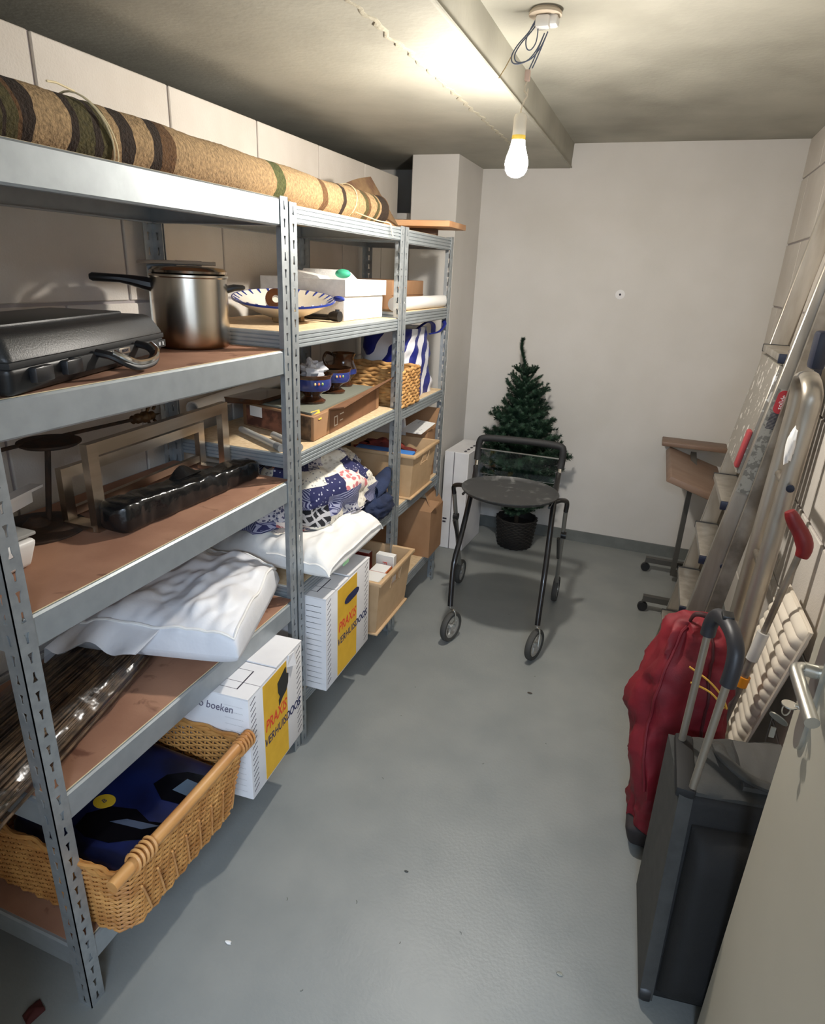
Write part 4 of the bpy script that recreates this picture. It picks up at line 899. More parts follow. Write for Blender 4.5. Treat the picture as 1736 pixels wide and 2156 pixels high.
dm.v = [(min(-.93, x), min(2.43, y), max(Q4+.001, z)) for x, y, z in dm.v]; part(dm, 'folded_cloth', m_den, dn, 70)
dl = MB().grid(20, 24, lambda u, v: (-.985+.04*math.cos(2*PI*u)*(.55+.45*math.sin(PI*v)), 2.33+.075*(v-.5)*2*.9+.02*math.sin(2*PI*u), Q4+.115+.03*math.sin(2*PI*u)+.05*v), True)
part(dl, 'turned_up_leg', m_den, dn, 70)
# ================================================================== plastic crates
def crate(label, x0, x1, y0, y1, z0, z1, hand=True):
    t = thing('plastic_crate', label, 'crate', ((x0+x1)/2, (y0+y1)/2, z0), 'beige plastic crates'); d = .02; w_ = .005
    body = MB()
    def wall(pa, pb, pc_, pd, hole=None):
        # outer quad pa,pb (bottom) pc_,pd (top), solid by thickness towards centre
        P = [Vector(p) for p in (pa, pb, pc_, pd)]; n = (P[1]-P[0]).cross(P[3]-P[0]).normalized()*w_
        ctr_ = Vector(((x0+x1)/2, (y0+y1)/2, (z0+z1)/2))
        if n.dot(ctr_-P[0]) < 0: n = -n
        def q(u, v): return P[0]*(1-u)*(1-v)+P[1]*u*(1-v)+P[2]*u*v+P[3]*(1-u)*v
        rects = [(0, 1, 0, 1)] if not hole else [(0, 1, 0, hole[2]), (0, hole[0], hole[2], hole[3]), (hole[1], 1, hole[2], hole[3]), (0, 1, hole[3], 1)]
        for (u0, u1, v0, v1) in rects:
            o = [q(u0, v0), q(u1, v0), q(u1, v1), q(u0, v1)]; body.hexa([tuple(p) for p in o] + [tuple(p+n) for p in o])
    b = [(x0+d, y0+d, z0), (x1-d, y0+d, z0), (x1-d, y1-d, z0), (x0+d, y1-d, z0)]; tp = [(x0, y0, z1), (x1, y0, z1), (x1, y1, z1), (x0, y1, z1)]
    hh = (.36, .64, .68, .83) if hand else None
    wall(b[0], b[1], tp[1], tp[0]); wall(b[1], b[2], tp[2], tp[1], hh); wall(b[2], b[3], tp[3], tp[2]); wall(b[3], b[0], tp[0], tp[3], hh)
    body.box(x0+d, x1-d, y0+d, y1-d, z0, z0+w_)
    part(body, 'tub', m_crate, t, 0)
    rm = MB(); g = .012
    rm.rbox(x0-g, x1+g, y0-g, y0+.004, z1-.014, z1+.002, .003).rbox(x0-g, x1+g, y1-.004, y1+g, z1-.014, z1+.002, .003).rbox(x0-g, x0+.004, y0, y1, z1-.014, z1+.002, .003).rbox(x1-.004, x1+g, y0, y1, z1-.014, z1+.002, .003)
    part(rm, 'rim', m_crate, t)
    br = MB().rbox(x0+d-.012, x1-d+.012, y0+d-.012, y1-d+.012, z0-.0, z0+.009, .003); part(br, 'bottom_ridge', m_crate, t)
    part(MB().tube([(x1-d*.45+.003, lerp(y0, y1, .36), z0+(z1-z0)*.67), (x1+.004, lerp(y0, y1, .36), z1-.02)], .003, 6).tube([(x1-d*.45+.003, lerp(y0, y1, .64), z0+(z1-z0)*.67), (x1+.004, lerp(y0, y1, .64), z1-.02)], .003, 6), 'grip_ribs', m_crate, t)
    return t
crate('beige plastic crate of books on the bottom shelf next to the moving box', -1.30, -.862, 2.065, 2.425, .2015, .45)
def book(label, x0, x1, y0, y1, z0, z1, m, tilt=0, txt=None, tm=None):
    t = thing('book', label, 'book', ((x0+x1)/2, (y0+y1)/2, z0), 'books in the beige crate')
    part(MB().rbox(x0, x1, y0, y1, z0, z1, .002, 1), 'cover', m, t)
    part(MB().box(x0+.003, x1-.003, y0+.004, y1-.004, z1, z1+.0015), 'page_block', m_paper, t, 0)
    if txt: part(text(txt, .03, frame((x0+.5*(x1-x0), y0-.0006, z0+(z1-z0)*.7), (0, 0, -1), (1, 0, 0))), 'lettering', tm, t, 0)
    return t
m_bw = mat('book_dark_red', (112, 36, 30), .5); m_wb = mat('book_white', (226, 222, 214), .5)
book('white book with red capital letters leaning in the crate', -1.0, -.915, 2.345, 2.38, .21, .435, m_wb, 0, 'FARM', m_red)
book('dark red book in the crate behind the moving box', -1.12, -1.03, 2.34, 2.375, .21, .43, m_bw)
book('black patterned book lying at the front of the crate', -1.02, -.90, 2.10, 2.24, .21, .405, mat('book_pattern', (24, 24, 24), .5, col2=(230, 226, 214), scale=34, contrast=(.48, .52)))
book('orange covered book beside the patterned book', -.99, -.915, 2.25, 2.33, .21, .398, mat('book_orange', (206, 110, 60), .5))
crate('beige plastic crate holding red fabric on the far unit', -1.345, -.93, 2.585, 2.905, .6135, .83)
fr = MB().ell((-1.13, 2.72, .775), (.15, .12, .07), 34, 22, lambda d: 1+.3*nz((d.x*3, d.y*3, d.z*3), 1, 4)+.12*nz((d.x*8, d.y*8, d.z*8), 1, 7))
fr.v = [(max(-1.33, min(-.95, x)), max(2.70, min(2.88, y)), max(.625, z)) for x, y, z in fr.v]
solo(fr, 'red_fabric', mat('red_brown_fabric', (132, 48, 32), .8, col2=(84, 26, 22), scale=16), 'crumpled red-brown fabric in the upper crate', 'fabric', smooth=60)
solo(MB().rhexa([(-1.25, 2.612, .775), (-.965, 2.612, .775), (-.965, 2.695, .785), (-1.25, 2.695, .785), (-1.25, 2.612, .812), (-.96, 2.612, .812), (-.96, 2.695, .822), (-1.25, 2.695, .822)], .006), 'blue_folder', mat('blue_plastic', (70, 130, 206), .4), 'bright blue folder at the near end of the upper crate', 'folder')
pb2 = thing('kraft_carton', 'open cardboard carton with papers behind the upper crate', 'cardboard box', (-1.2, 2.98, .6135))
part(open_box(-1.37, -.985, 2.925, 3.045, .6135, .86, .004), 'body', m_kraft, pb2, 0)
part(MB().hexa([(-1.30, 3.04, .86), (-.985, 3.04, .86), (-.97, 3.05, .96), (-1.29, 3.05, .96), (-1.30, 3.045, .86), (-.985, 3.045, .86), (-.97, 3.055, .96), (-1.29, 3.055, .96)]), 'flap', m_kraft, pb2, 0)
solo(MB().hexa([(-1.12, 2.87, .86), (-.99, 2.84, .865), (-.96, 2.96, .90), (-1.07, 2.99, .90), (-1.12, 2.87, .862), (-.99, 2.84, .867), (-.96, 2.96, .902), (-1.07, 2.99, .902)]), 'printed_sheet', mat('sheet_print', (234, 232, 228), .7, col2=(180, 178, 180), scale=40, contrast=(.6, .66)), 'white printed sheet lying over the cardboard carton edge', 'paper sheet', smooth=0)
solo(MB().hexa([(-1.28, 2.93, .80), (-1.10, 2.93, .80), (-1.10, 2.95, .80), (-1.28, 2.95, .80), (-1.28, 2.90, .93), (-1.10, 2.89, .92), (-1.10, 2.905, .925), (-1.28, 2.915, .935)]), 'white_cardboard_sheet', m_carton, 'upright white cardboard sheet behind the red fabric', 'cardboard', smooth=0)

# ================================================================== far unit
bx3 = thing('open_carton', 'brown cardboard box with raised flap on the bottom shelf of the far unit', 'cardboard box', (-1.14, 2.98, .2015))
part(open_box(-1.34, -.932, 2.885, 3.085, .2015, .455, .004), 'body', m_kraft, bx3, 0)
part(MB().hexa([(-1.2, 2.885, .455), (-.932, 2.885, .455), (-.905, 2.93, .50), (-1.2, 2.93, .50), (-1.2, 2.89, .458), (-.932, 2.89, .458), (-.905, 2.935, .504), (-1.2, 2.935, .504)]), 'near_flap', m_kraft, bx3, 0)
part(MB().hexa([(-.936, 2.90, .455), (-.932, 2.90, .455), (-.932, 3.08, .455), (-.936, 3.08, .455), (-.99, 2.93, .545), (-.986, 2.93, .545), (-.986, 3.08, .545), (-.99, 3.08, .545)]), 'side_flap', m_kraft, bx3, 0)
sbx = thing('small_beige_box', 'small beige box beside the brown carton on the bottom shelf', 'box', (-1.0, 2.66, .2015))
part(MB().rbox(-1.06, -.975, 2.62, 2.70, .2015, .275, .006), 'body', m_crate, sbx)
part(MB().tube(arc((-.974, 2.66, .24), .018, 0, 330, 12, 'yz'), .003, 6), 'print_arc', m_black, sbx)
pk = thing('wooden_plank', 'short pine plank lying on top of the far unit', 'plank', (-1.07, 2.9, 1.77))
part(MB().rbox(-1.26, -.895, 2.80, 3.05, 1.784, 1.808, .003), 'board', m_plank, pk); part(MB().rbox(-1.24, -1.0, 2.93, 2.97, 1.7515, 1.784, .002), 'bearer', m_woodd, pk)
solo(MB().rbox(-1.36, -1.24, 3.08-.25, 3.0, 1.8095, 1.85, .003), 'white_carton', m_carton, 'small flat white carton next to the pine plank', 'carton')
ct = thing('small_carton', 'small brown carton behind the white paper roll', 'cardboard box', (-1.16, 2.84, 1.447))
part(MB().rbox(-1.30, -1.065, 2.60, 2.985, 1.4475, 1.562, .003), 'body', m_kraft, ct); part(MB().box(-1.066, -1.064, 2.60, 2.985, 1.50, 1.504), 'tape_line', m_kraftd, ct, 0)
solo(MB().tube([(-1.002, 2.47, 1.4745), (-.99, 3.10, 1.4745)], .0270, 24), 'paper_roll', m_paper, 'white paper roll along the shelf edge of the far unit', 'paper roll')
wb = thing('seagrass_basket', 'square woven seagrass basket next to the striped bag', 'basket', (-1.1, 2.575, 1.0578)); mb = MB(); zb = 1.0578
m_sea = mat('seagrass', (206, 160, 100), .75, col2=(160, 114, 62), scale=26)
for r_ in range(11):
    pts = []; z = zb+.008+r_*.0145
    loop = [(-.957, 2.475), (-.957, 2.68), (-1.27, 2.68), (-1.27, 2.475)]
    for i in range(4):
        a, b = loop[i], loop[(i+1) % 4]; n_ = 14 if i % 2 == 0 else 20
        for k in range(n_): pts.append((lerp(a[0], b[0], k/n_)+.003*math.sin(k*2.2+r_*PI), lerp(a[1], b[1], k/n_)+.003*math.sin(k*2.2+r_*PI), z+.0035*math.sin(k*1.3+r_*1.7)))
    mb.tube(pts, .0085, 6, closed=True)
part(mb, 'woven_wall', m_sea, wb, 60, kind='stuff'); part(MB().box(-1.265, -.965, 2.48, 2.675, zb, zb+.006), 'base', m_sea, wb, 0)
m_bag = mat('striped_plastic', (228, 228, 232), .35, bump=.35, bscale=30)
NV = (32, 40, 120); WH = (226, 226, 230)
ramp_axis(m_bag, 'Y', [(-.30, WH)]+[(-.29+.045*k, NV if k % 2 == 0 else WH) for k in range(13)], -.3, .3, wob=.03, wscale=5, dirv=(.5, .86, -.42))
sg = thing('striped_bag', 'blue and white striped plastic shopping bag on the far unit', 'bag', (-1.15, 2.89, 1.058))
def sbf(u, v):
    a = 2*PI*u; c, s = math.cos(a), math.sin(a); rx = .155*(1-.2*v); ry = .172*(1-.1*v)
    p = Vector((-1.15+math.copysign(abs(c)**.6, c)*rx, 2.885+math.copysign(abs(s)**.6, s)*ry, 1.058+.30*v)); k = .022*nz(p, 11, 3)+.012*nz(p, 26, 5)
    return (p.x+c*k, max(2.70, min(3.025, p.y+s*k)), p.z)
mb = MB().grid(44, 30, sbf, True); mb.add([(-1.155, 2.9, 1.058)]+[sbf(i/44, 0) for i in range(44)], [(0, 1+(i+1) % 44, 1+i) for i in range(44)]); mb.add([(-1.155, 2.9, 1.345)]+[sbf(i/44, 1) for i in range(44)], [(0, 1+i, 1+(i+1) % 44) for i in range(44)])
part(mb, 'bag_body', m_bag, sg, 70)
m_nv = mat('navy_strap', (30, 38, 112), .45)
part(MB().tube(smoothpts([(-1.04, 2.80, 1.34), (-1.0, 2.86, 1.385), (-.99, 2.93, 1.375), (-1.01, 3.0, 1.33)]), .011, 8, flat=.35), 'strap', m_nv, sg); part(MB().tube(smoothpts([(-1.0, 2.92, 1.33), (-.97, 2.97, 1.34), (-.96, 3.02, 1.37), (-.975, 3.04, 1.385)]), .009, 8, flat=.35), 'strap', m_nv, sg)

# ================================================================== standing carton by the column
wc = thing('tall_white_carton', 'tall narrow white carton standing against the column', 'carton', (-.97, 3.35, 0))
a0, a1_ = Vector((-1.055, 3.455, 0)), Vector((-.90, 3.43, 0)); tb_ = Vector((.03, .16, 0)).normalized()*.11; zt = Vector((0, 0, .62))
a0, a1_, tb_ = Vector((-1.07, 3.44, 0)), Vector((-.905, 3.455, 0)), Vector((-.012, .045, 0))
a0, a1_ = Vector((-1.062, 3.49, 0)), Vector((-.915, 3.49, 0)); tb_ = Vector((.02, .33, 0))
a0 += Vector((0, 0, 0)); bq = [a0, a1_, a1_+tb_, a0+tb_]
part(MB().rhexa([tuple(p) for p in bq] + [tuple(p+zt) for p in bq], .003, 1), 'body', m_carton, wc)
m_gt = mat('grey_print', (120, 116, 118), .8)
part(MB().box(-1.004, -.9985, 3.4885, 3.4902, .002, .618), 'edge_seam', m_gt, wc, 0)
tp = MB()
for k in range(5): tp.box(-.955+.004*k, -.94+.004*k, 3.52+.05*k, 3.55+.05*k, .6198, .6208)
part(tp, 'top_print_marks', m_ink, wc, 0, kind='stuff')
part(MB().box(-1.05, -1.03, 3.4885, 3.4902, .17, .18).box(-1.05, -1.025, 3.4885, 3.4902, .19, .2), 'side_print_marks', m_ink, wc, 0, kind='stuff')

# ================================================================== artificial christmas tree
random.seed(3)
TX, TY = -.64, 3.74
ct_ = thing('christmas_tree', 'small artificial christmas tree in a black woven pot', 'christmas tree', (TX, TY, 0))
mb = MB().lathe([(0, .0), (.095, 0), (.1, .004), (.122, .19), (.116, .19), (.1, .15), (0, .15)], (TX, TY, 0), 28)
pot = part(mb, 'pot', m_bind, ct_)
wv = MB()
for r_ in range(16):
    z = .008+r_*.0118; R0 = .0995+.0225*z/.19
    wv.tube([(TX+(R0+.004*(1 if (i+r_) % 2 else -1)+.002)*math.cos(i*PI/18), TY+(R0+.004*(1 if (i+r_) % 2 else -1)+.002)*math.sin(i*PI/18), z) for i in range(36)], .0055, 5, closed=True)
part(wv, 'woven_band', m_bind, pot, 60, kind='stuff')
lean = lambda z: (TX-.045*(z/1.28), TY)
part(MB().tube([(TX, TY, .12), (lean(.6)[0], TY, .6), (lean(1.1)[0], TY, 1.1)], [.014, .011, .005], 8), 'trunk', m_stem, ct_)
BR_ = []
for v in range(4):
    mb = MB(); n = 11
    spine = [Vector((i/(n-1), 0, .10*(i/(n-1))**2)) for i in range(n)]
    mb.tube(spine, .010, 4)
    rnd = random.Random(20+v)
    def needles(p0, p1, cnt, ln):
        d = (p1-p0).normalized(); a = Vector((0, 0, 1)) if abs(d.z) < .9 else Vector((1, 0, 0)); n1_ = d.cross(a).normalized(); n2_ = d.cross(n1_)
        for k in range(cnt):
            q = p0+(p1-p0)*rnd.random(); an = rnd.random()*2*PI; o = (n1_*math.cos(an)+n2_*math.sin(an)); tip = q+o*ln*rnd.uniform(.7, 1.1)+d*ln*.55; sd = d.cross(o)*.013
            mb.add([q-sd, q+sd, tip], [(0, 1, 2)])
    for i in range(1, n-1): needles(spine[i], spine[i+1], 60, .10)
    for k, t_ in enumerate((.35, .55, .75)):
        for s_ in (-1, 1):
            p0 = Vector((t_, 0, .10*t_*t_)); p1 = p0+Vector((.26, s_*.24, .05+.03*rnd.random())); mb.tube([p0, p1], .008, 4); needles(p0, p1, 110, .095)
    BR_.append(mesh_of(mb, 'branch', m_green, (0, 0, 0), 0))
nb = 0
for lvl in range(17):
    f = lvl/16; z = .24+.82*f; ln = (lerp(.19, .275, f/.35) if f < .35 else lerp(.275, .10, ((f-.35)/.65)**.85))*(1.0 if lvl % 2 else .88); cnt = int(lerp(13, 6, f)+.5)
    for k in range(cnt):
        a = 2*PI*(k+random.uniform(-.3, .3))/cnt + lvl*1.1; L_ = ln*random.uniform(.88, 1.18)
        if math.sin(a) > .5: L_ = min(L_, .2)
        inst(BR_[nb % 4], 'branch', (lean(z)[0], TY, z), ct_, (random.uniform(-.5, .5), -math.radians(lerp(8, 38, f)+random.uniform(-10, 12)), a), (L_, L_, L_)); nb += 1
mb = MB(); rnd = random.Random(5)
tpz = smoothpts([(lean(1.02)[0], TY, 1.02), (lean(1.1)[0]-.003, TY, 1.10), (lean(1.18)[0]-.022, TY, 1.17), (lean(1.25)[0]-.035, TY, 1.22), (lean(1.28)[0]-.028, TY, 1.265)])
mb.tube(tpz, .005, 5)
for i in range(len(tpz)-1):
    for k in range(60):
        q = lerp(Vector(tpz[i]), Vector(tpz[i+1]), rnd.random()); o = Vector((rnd.uniform(-1, 1), rnd.uniform(-1, 1), .5)).normalized(); s_ = o.cross(Vector((0, 0, 1))).normalized()*.003; mb.add([q-s_, q+s_, q+o*.024], [(0, 1, 2)])
part(mb, 'leader', m_green, ct_, 0)

# ================================================================== rollator with tray
ro = thing('rollator', 'black indoor rollator with round serving tray in front of the tree', 'rollator', (-.5, 2.75, 0))
m_frame = mat('black_lacquer', (22, 22, 24), .3, coat=.4); m_gtube = mat('silver_grey_tube', (150, 148, 142), .4, .6)
LF = [(-.686, 2.49, .175), (-.69, 2.505, .22), (-.70, 2.55, .36), (-.695, 2.62, .47), (-.692, 2.72, .62), (-.712, 2.86, .70), (-.722, 2.90, .73)]
RF = [(-.285, 2.49, .175), (-.287, 2.505, .22), (-.291, 2.56, .36), (-.298, 2.63, .48), (-.309, 2.72, .65), (-.322, 2.86, .72), (-.325, 2.90, .75)]
part(MB().tube(smoothpts(LF), .0125, 12), 'front_leg', m_frame, ro); part(MB().tube(smoothpts(RF), .0125, 12), 'front_leg', m_frame, ro)
part(MB().tube([(-.722, 2.90, .70), (-.724, 2.93, .76)], .009, 10), 'handle_post', m_chrome, ro); part(MB().tube([(-.325, 2.90, .72), (-.324, 2.93, .78)], .009, 10), 'handle_post', m_chrome, ro)
hb = [(-.724, 2.93, .755), (-.725, 2.94, .80), (-.722, 2.945, .845), (-.70, 2.948, .862), (-.60, 2.95, .868), (-.45, 2.95, .872), (-.345, 2.948, .868), (-.323, 2.945, .85), (-.322, 2.94, .80), (-.323, 2.93, .765)]
part(MB().tube(smoothpts(hb), .0165, 12), 'push_handle', m_blackm, ro)
part(MB().tube([(-.71, 2.925, .815), (-.335, 2.925, .815)], .0045, 8), 'brake_bar', m_chrome, ro)
mb = MB(); mb.box(-.705, -.34, 2.926, 2.929, .69, .812)
part(mb, 'clear_panel', m_pane, ro, 0)
trc = (-.5, 2.665, .70)
m_tray = mat('scuffed_black_tray', (50, 50, 50), .5, col2=(92, 92, 90), scale=26, contrast=(.58, .72), detail=8)
tb2 = MB(); tb2.M = Matrix.Translation(trc) @ Matrix.Diagonal((1.06, .97, 1, 1))
tb2.lathe([(0, 0), (.175, 0), (.19, .006), (.199, .016), (.203, .016), (.203, .012), (.192, 0), (.178, -.006), (0, -.006)], (0, 0, 0), 56)
part(tb2, 'tray', m_tray, ro)
part(MB().tube([(-.70, 2.74, .665), (-.31, 2.74, .675)], .008, 8).tube([(-.69, 2.58, .69), (-.69, 2.76, .69)], .006, 8).tube([(-.31, 2.58, .69), (-.31, 2.76, .69)], .006, 8), 'tray_support', m_frame, ro)
for s_, J, W_ in ((-1, (-.792, 2.80, .61), (-.805, 3.07, .07)), (1, (-.262, 2.82, .60), (-.285, 3.09, .07))):
    sx = -.70 if s_ < 0 else -.31
    part(MB().tube(smoothpts([(sx, 2.745, .66), ((sx+J[0])/2, 2.765, .668), (J[0], J[1]-.01, .65), (J[0], J[1], J[2])]), .011, 10), 'joint_arm', m_frame, ro)
    part(MB().tube([J, (lerp(J[0], W_[0], .5), lerp(J[1], W_[1], .5), lerp(J[2], W_[2], .5)), (W_[0], W_[1], W_[2]+.005)], .0105, 10), 'rear_leg', m_gtube, ro)
    part(MB().tube([(J[0]-.014*s_, J[1]-.02, J[2]-.13), (J[0]-.014*s_, J[1]+.08, J[2]-.13-.14)], .008, 8).lathe([(.018, -.012), (.018, .012)], (J[0], J[1]+.06, J[2]-.14), 14, (1, 0, 0)), 'link_bracket', m_frame, ro)
def wheel(c, r, th, name, spokes=3):
    """th: heading angle about z, axle along local x"""
    ax_ = (math.cos(th), -math.sin(th), 0)
    w_ = part(MB().lathe([(r*.74, -.012), (r*.93, -.0135), (r, -.007), (r, .007), (r*.93, .0135), (r*.74, .012), (r*.74, -.012)], c, 36, ax_), name, m_tyre, ro)
    hubm = MB().lathe([(r*.58, -.008), (r*.75, -.009), (r*.75, .009), (r*.58, .008), (r*.58, -.008)], c, 36, ax_).lathe([(0, -.014), (.014, -.014), (.014, .014), (0, .014)], c, 14, ax_)
    f_ = Vector((math.sin(th), math.cos(th), 0))
    for k in range(spokes):
        a = 2*PI*k/spokes+.3; d = f_*math.cos(a)+Vector((0, 0, 1))*math.sin(a); hubm.tube([Vector(c)+d*.01, Vector(c)+d*r*.66], .0065, 6)
    part(hubm, 'hub', mat('wheel_hub', (186, 184, 178), .35, .6), w_)
    return w_
TH = math.radians(17)
wheel((-.675, 2.485, .074), .073, TH, 'front_wheel'); wheel((-.288, 2.492, .074), .073, TH, 'front_wheel')
wheel((-.805, 3.075, .068), .067, 0.02, 'rear_wheel'); wheel((-.285, 3.095, .068), .067, 0.0, 'rear_wheel')
for c, st_ in (((-.675, 2.485, .074), (-.686, 2.49, .175)), ((-.288, 2.492, .074), (-.285, 2.49, .175))):
    o_ = Vector((math.cos(TH), -math.sin(TH), 0))*.018; C0 = Vector(c)
    part(MB().tube(smoothpts([Vector(st_), Vector(st_)+Vector((0, 0, -.015)), C0+Vector((0, 0, .086))+o_*.7, C0+Vector((0, .01, .05))+o_, C0+o_]), .004, 8), 'caster_fork', m_chrome, ro)

# ================================================================== side table on castors
tt = thing('tilting_table', 'brown tilting side table on steel castor base near the back wall', 'table', (.3, 3.5, 0))
m_tube = mat('dark_grey_tube', (96, 94, 90), .45, .6)
T0, T1, T2, T3 = Vector((.173, 3.2, .73)), Vector((.44, 3.2, .645)), Vector((.44, 3.84, .645)), Vector((.171, 3.84, .73)); dn_ = Vector((-.02, 0, -.03))
def chamf(a, b, c, d):  # slight corner cut at the near left corner
    return [a, b, c, d]
part(MB().rhexa([tuple(p+dn_) for p in (T0, T1, T2, T3)] + [tuple(p) for p in (T0, T1, T2, T3)], .006, 2), 'main_top', m_wood, tt)
part(MB().rbox(.125, .47, 3.80, 3.945, .735, .76, .005), 'side_top', m_wood, tt)
part(MB().bar((.30, 3.60, .05), (.30, 3.60, .67), .04, .025, (1, 0, 0)), 'post', m_tube, tt, 0)
part(MB().bar((.30, 3.60, .66), (.30, 3.84, .70), .03, .03), 'arm', m_tube, tt, 0)
for y in (3.70, 3.18):
    part(MB().bar((.15, y, .075), (.50, y, .075), .03, .03), 'foot_rail', m_tube, tt, 0)
    for x in (.155, .49):
        cs = part(MB().lathe([(.0, -.012), (.024, -.012), (.026, 0), (.024, .012), (0, .012)], (x, y, .0265), 18, (0, 1, 0)), 'castor', m_black, tt)
        part(MB().tube([(x, y, .03), (x, y, .062)], .008, 8), 'castor_stem', m_tube, cs)
part(MB().bar((.345, 3.18, .06), (.345, 3.70, .06), .04, .03), 'cross_rail', m_tube, tt, 0)
part(MB().bar((.30, 3.60, .06), (.36, 3.60, .06), .03, .03), 'cross_rail', m_tube, tt, 0)

# ================================================================== aluminium stepladder
ld = thing('stepladder', 'paint-splashed aluminium stepladder with flat treads leaning on the right wall', 'ladder', (.3, 2.5, 0))
lx = lambda z: .226+.137*z-.012
def rail(y0, y1, z0, z1, w_, off=0.0, name='rail', m=None):
    a = [(lx(z0)+off-w_/2, y0, z0), (lx(z0)+off+w_/2, y0, z0), (lx(z0)+off+w_/2, y1, z0), (lx(z0)+off-w_/2, y1, z0)]; b = [(lx(z1)+off-w_/2, y0, z1), (lx(z1)+off+w_/2, y0, z1), (lx(z1)+off+w_/2, y1, z1), (lx(z1)+off-w_/2, y1, z1)]
    return part(MB().rhexa(a+b, .003, 1), name, m or m_alu, ld)
rail(2.325, 2.35, .02, 2.06, .062, .02); rail(2.75, 2.775, .02, 2.06, .062, .02)
for yy in (2.337, 2.762): part(MB().rbox(lx(0)-.022, lx(0)+.062, yy-.018, yy+.018, 0, .035, .005), 'rubber_foot', m_rubber, ld)
for k in (0, 1, 2, 3, 5):
    z = (.03+.2155*(k+1)-.004) if k < 4 else 1.40
    tr_ = part(MB().rbox(lx(z)-.03, lx(z)+.055, 2.352, 2.748, z-.02, z+.004, .003), 'tread', m_alu, ld)
    part(MB().rbox(lx(z)-.031, lx(z)+.056, 2.738, 2.749, z-.022, z+.006, .002), 'tread_cap', m_rubber, tr_); part(MB().rbox(lx(z)-.032, lx(z)+.0565, 2.351, 2.366, z-.024, z+.0055, .002), 'tread_cap', m_bluec, tr_)
    part(MB().lathe([(.009, 0), (.009, .006), (.0, .008)], (lx(z)+.045, 2.326, z-.008), 10, (0, -1, 0)), 'rivet', m_bluec, ld)
lb = frame((lx(1.14)+.021, 2.3243, 1.14), (1, 0, 7.3), (-7.3, 0, 1))
mb = MB(); mb.M = lb; lab = part(mb.box(-.20, .16, -.026, .026, 0, .0008), 'label_strip', mat('label_grey', (150, 148, 140), .5, col2=(110, 108, 102), scale=70, contrast=(.5, .56)), ld, 0)
mb = MB(); mb.M = lb @ Matrix.Translation((.12, 0, .0008)); n_ = 24
pts = [(.022*math.copysign(1, math.cos(2*PI*i/n_))*.9+.018*math.cos(2*PI*i/n_), .018*math.sin(2*PI*i/n_)) for i in range(n_)]
mb.add([(x, y, 0) for x, y in pts]+[(x, y, .0008) for x, y in pts], [tuple(reversed(range(n_))), tuple(range(n_, 2*n_))]+[(i, (i+1) % n_, n_+(i+1) % n_, n_+i) for i in range(n_)])
part(mb, 'brand_badge', mat('badge_red', (176, 48, 56), .5), lab, 0)
part(text('solide', .02, lb @ Matrix.Translation((.12, 0, .0018)), .0003), 'lettering', m_white, lab, 0)
mb = MB(); mb.M = lb
for k in range(12): mb.box(.03+.0045*k, .0325+.0045*k, -.016, .018, .0008, .0014)
part(mb, 'barcode', m_ink, lab, 0, kind='stuff')
plt = MB(); za, zb_ = 1.0, 1.37
plt.rhexa([(lx(za)-.022, 2.356, za), (lx(za)-.004, 2.356, za), (lx(za)-.004, 2.744, za), (lx(za)-.022, 2.744, za), (lx(zb_)-.022, 2.356, zb_), (lx(zb_)-.004, 2.356, zb_), (lx(zb_)-.004, 2.744, zb_), (lx(zb_)-.022, 2.744, zb_)], .003, 1)
m_spl = mat('splashed_aluminium', (150, 144, 134), .45, .5, col2=(226, 222, 214), scale=34, contrast=(.6, .63))
pf = part(plt, 'folded_platform', m_spl, ld)
part(MB().rhexa([(lx(1.02)-.034, 2.352, 1.02), (lx(1.02)-.02, 2.352, 1.02), (lx(1.02)-.02, 2.40, 1.02), (lx(1.02)-.034, 2.40, 1.02), (lx(1.15)-.034, 2.352, 1.15), (lx(1.15)-.02, 2.352, 1.15), (lx(1.15)-.02, 2.40, 1.15), (lx(1.15)-.034, 2.40, 1.15)], .005, 2), 'red_catch', mat('sticker_red', (150, 54, 58), .6), pf)
part(MB().rbox(lx(1.38)+.0, lx(1.38)+.05, 2.36, 2.40, 1.36, 1.42, .006).rbox(lx(1.42)+.05, lx(1.42)+.085, 2.30, 2.34, 1.30, 1.44, .01), 'hinge_block', m_bluec, ld)
# rear frame of the stepladder, folded flat behind
for (y0, y1) in ((2.29, 2.312), (2.79, 2.812)):
    part(MB().bar((.30, (y0+y1)/2, .02), (.48, (y0+y1)/2, 1.70), .022, .045, (1, 0, 0)), 'rear_rail', m_alud, ld, 0)
for z in (.35, .75): part(MB().tube([(.30+.107*z, 2.30, z), (.30+.107*z, 2.80, z)], .012, 10), 'rear_stretcher', m_alud, ld)

l2 = thing('bowed_ladder', 'second aluminium ladder with rounded bow top nearest the door', 'ladder', (.43, 2.05, 0))
def bow(y): return smoothpts([(.40, y, .015), (.415, y, .70), (.425, y, 1.17), (.427, y, 1.27), (.425, y, 1.325), (.42, y+.03, 1.36), (.42, y+.08, 1.372)])
fr_ = MB().tube([Vector(p) for p in bow(2.02)], .026, 12, flat=.55, up=(0, 1, 0)); part(fr_, 'rail', m_alu, l2)
part(MB().tube([Vector((p[0], 4.22-p[1], p[2])) for p in bow(2.02)], .026, 12, flat=.55, up=(0, 1, 0)), 'rail', m_alu, l2)
for k in range(4): part(MB().tube([(.402+.022*(.25+.27*k), 2.03, .25+.27*k), (.402+.022*(.25+.27*k), 2.19, .25+.27*k)], .013, 10), 'rung', m_alud, l2)
part(MB().ell((.399, 2.0, 1.19), (.012, .02, .05), 12, 8, lambda d: 1+.4*nz((d.x*3, d.y*3, d.z*3), 1, 1)), 'white_paint_blob', m_white, l2)
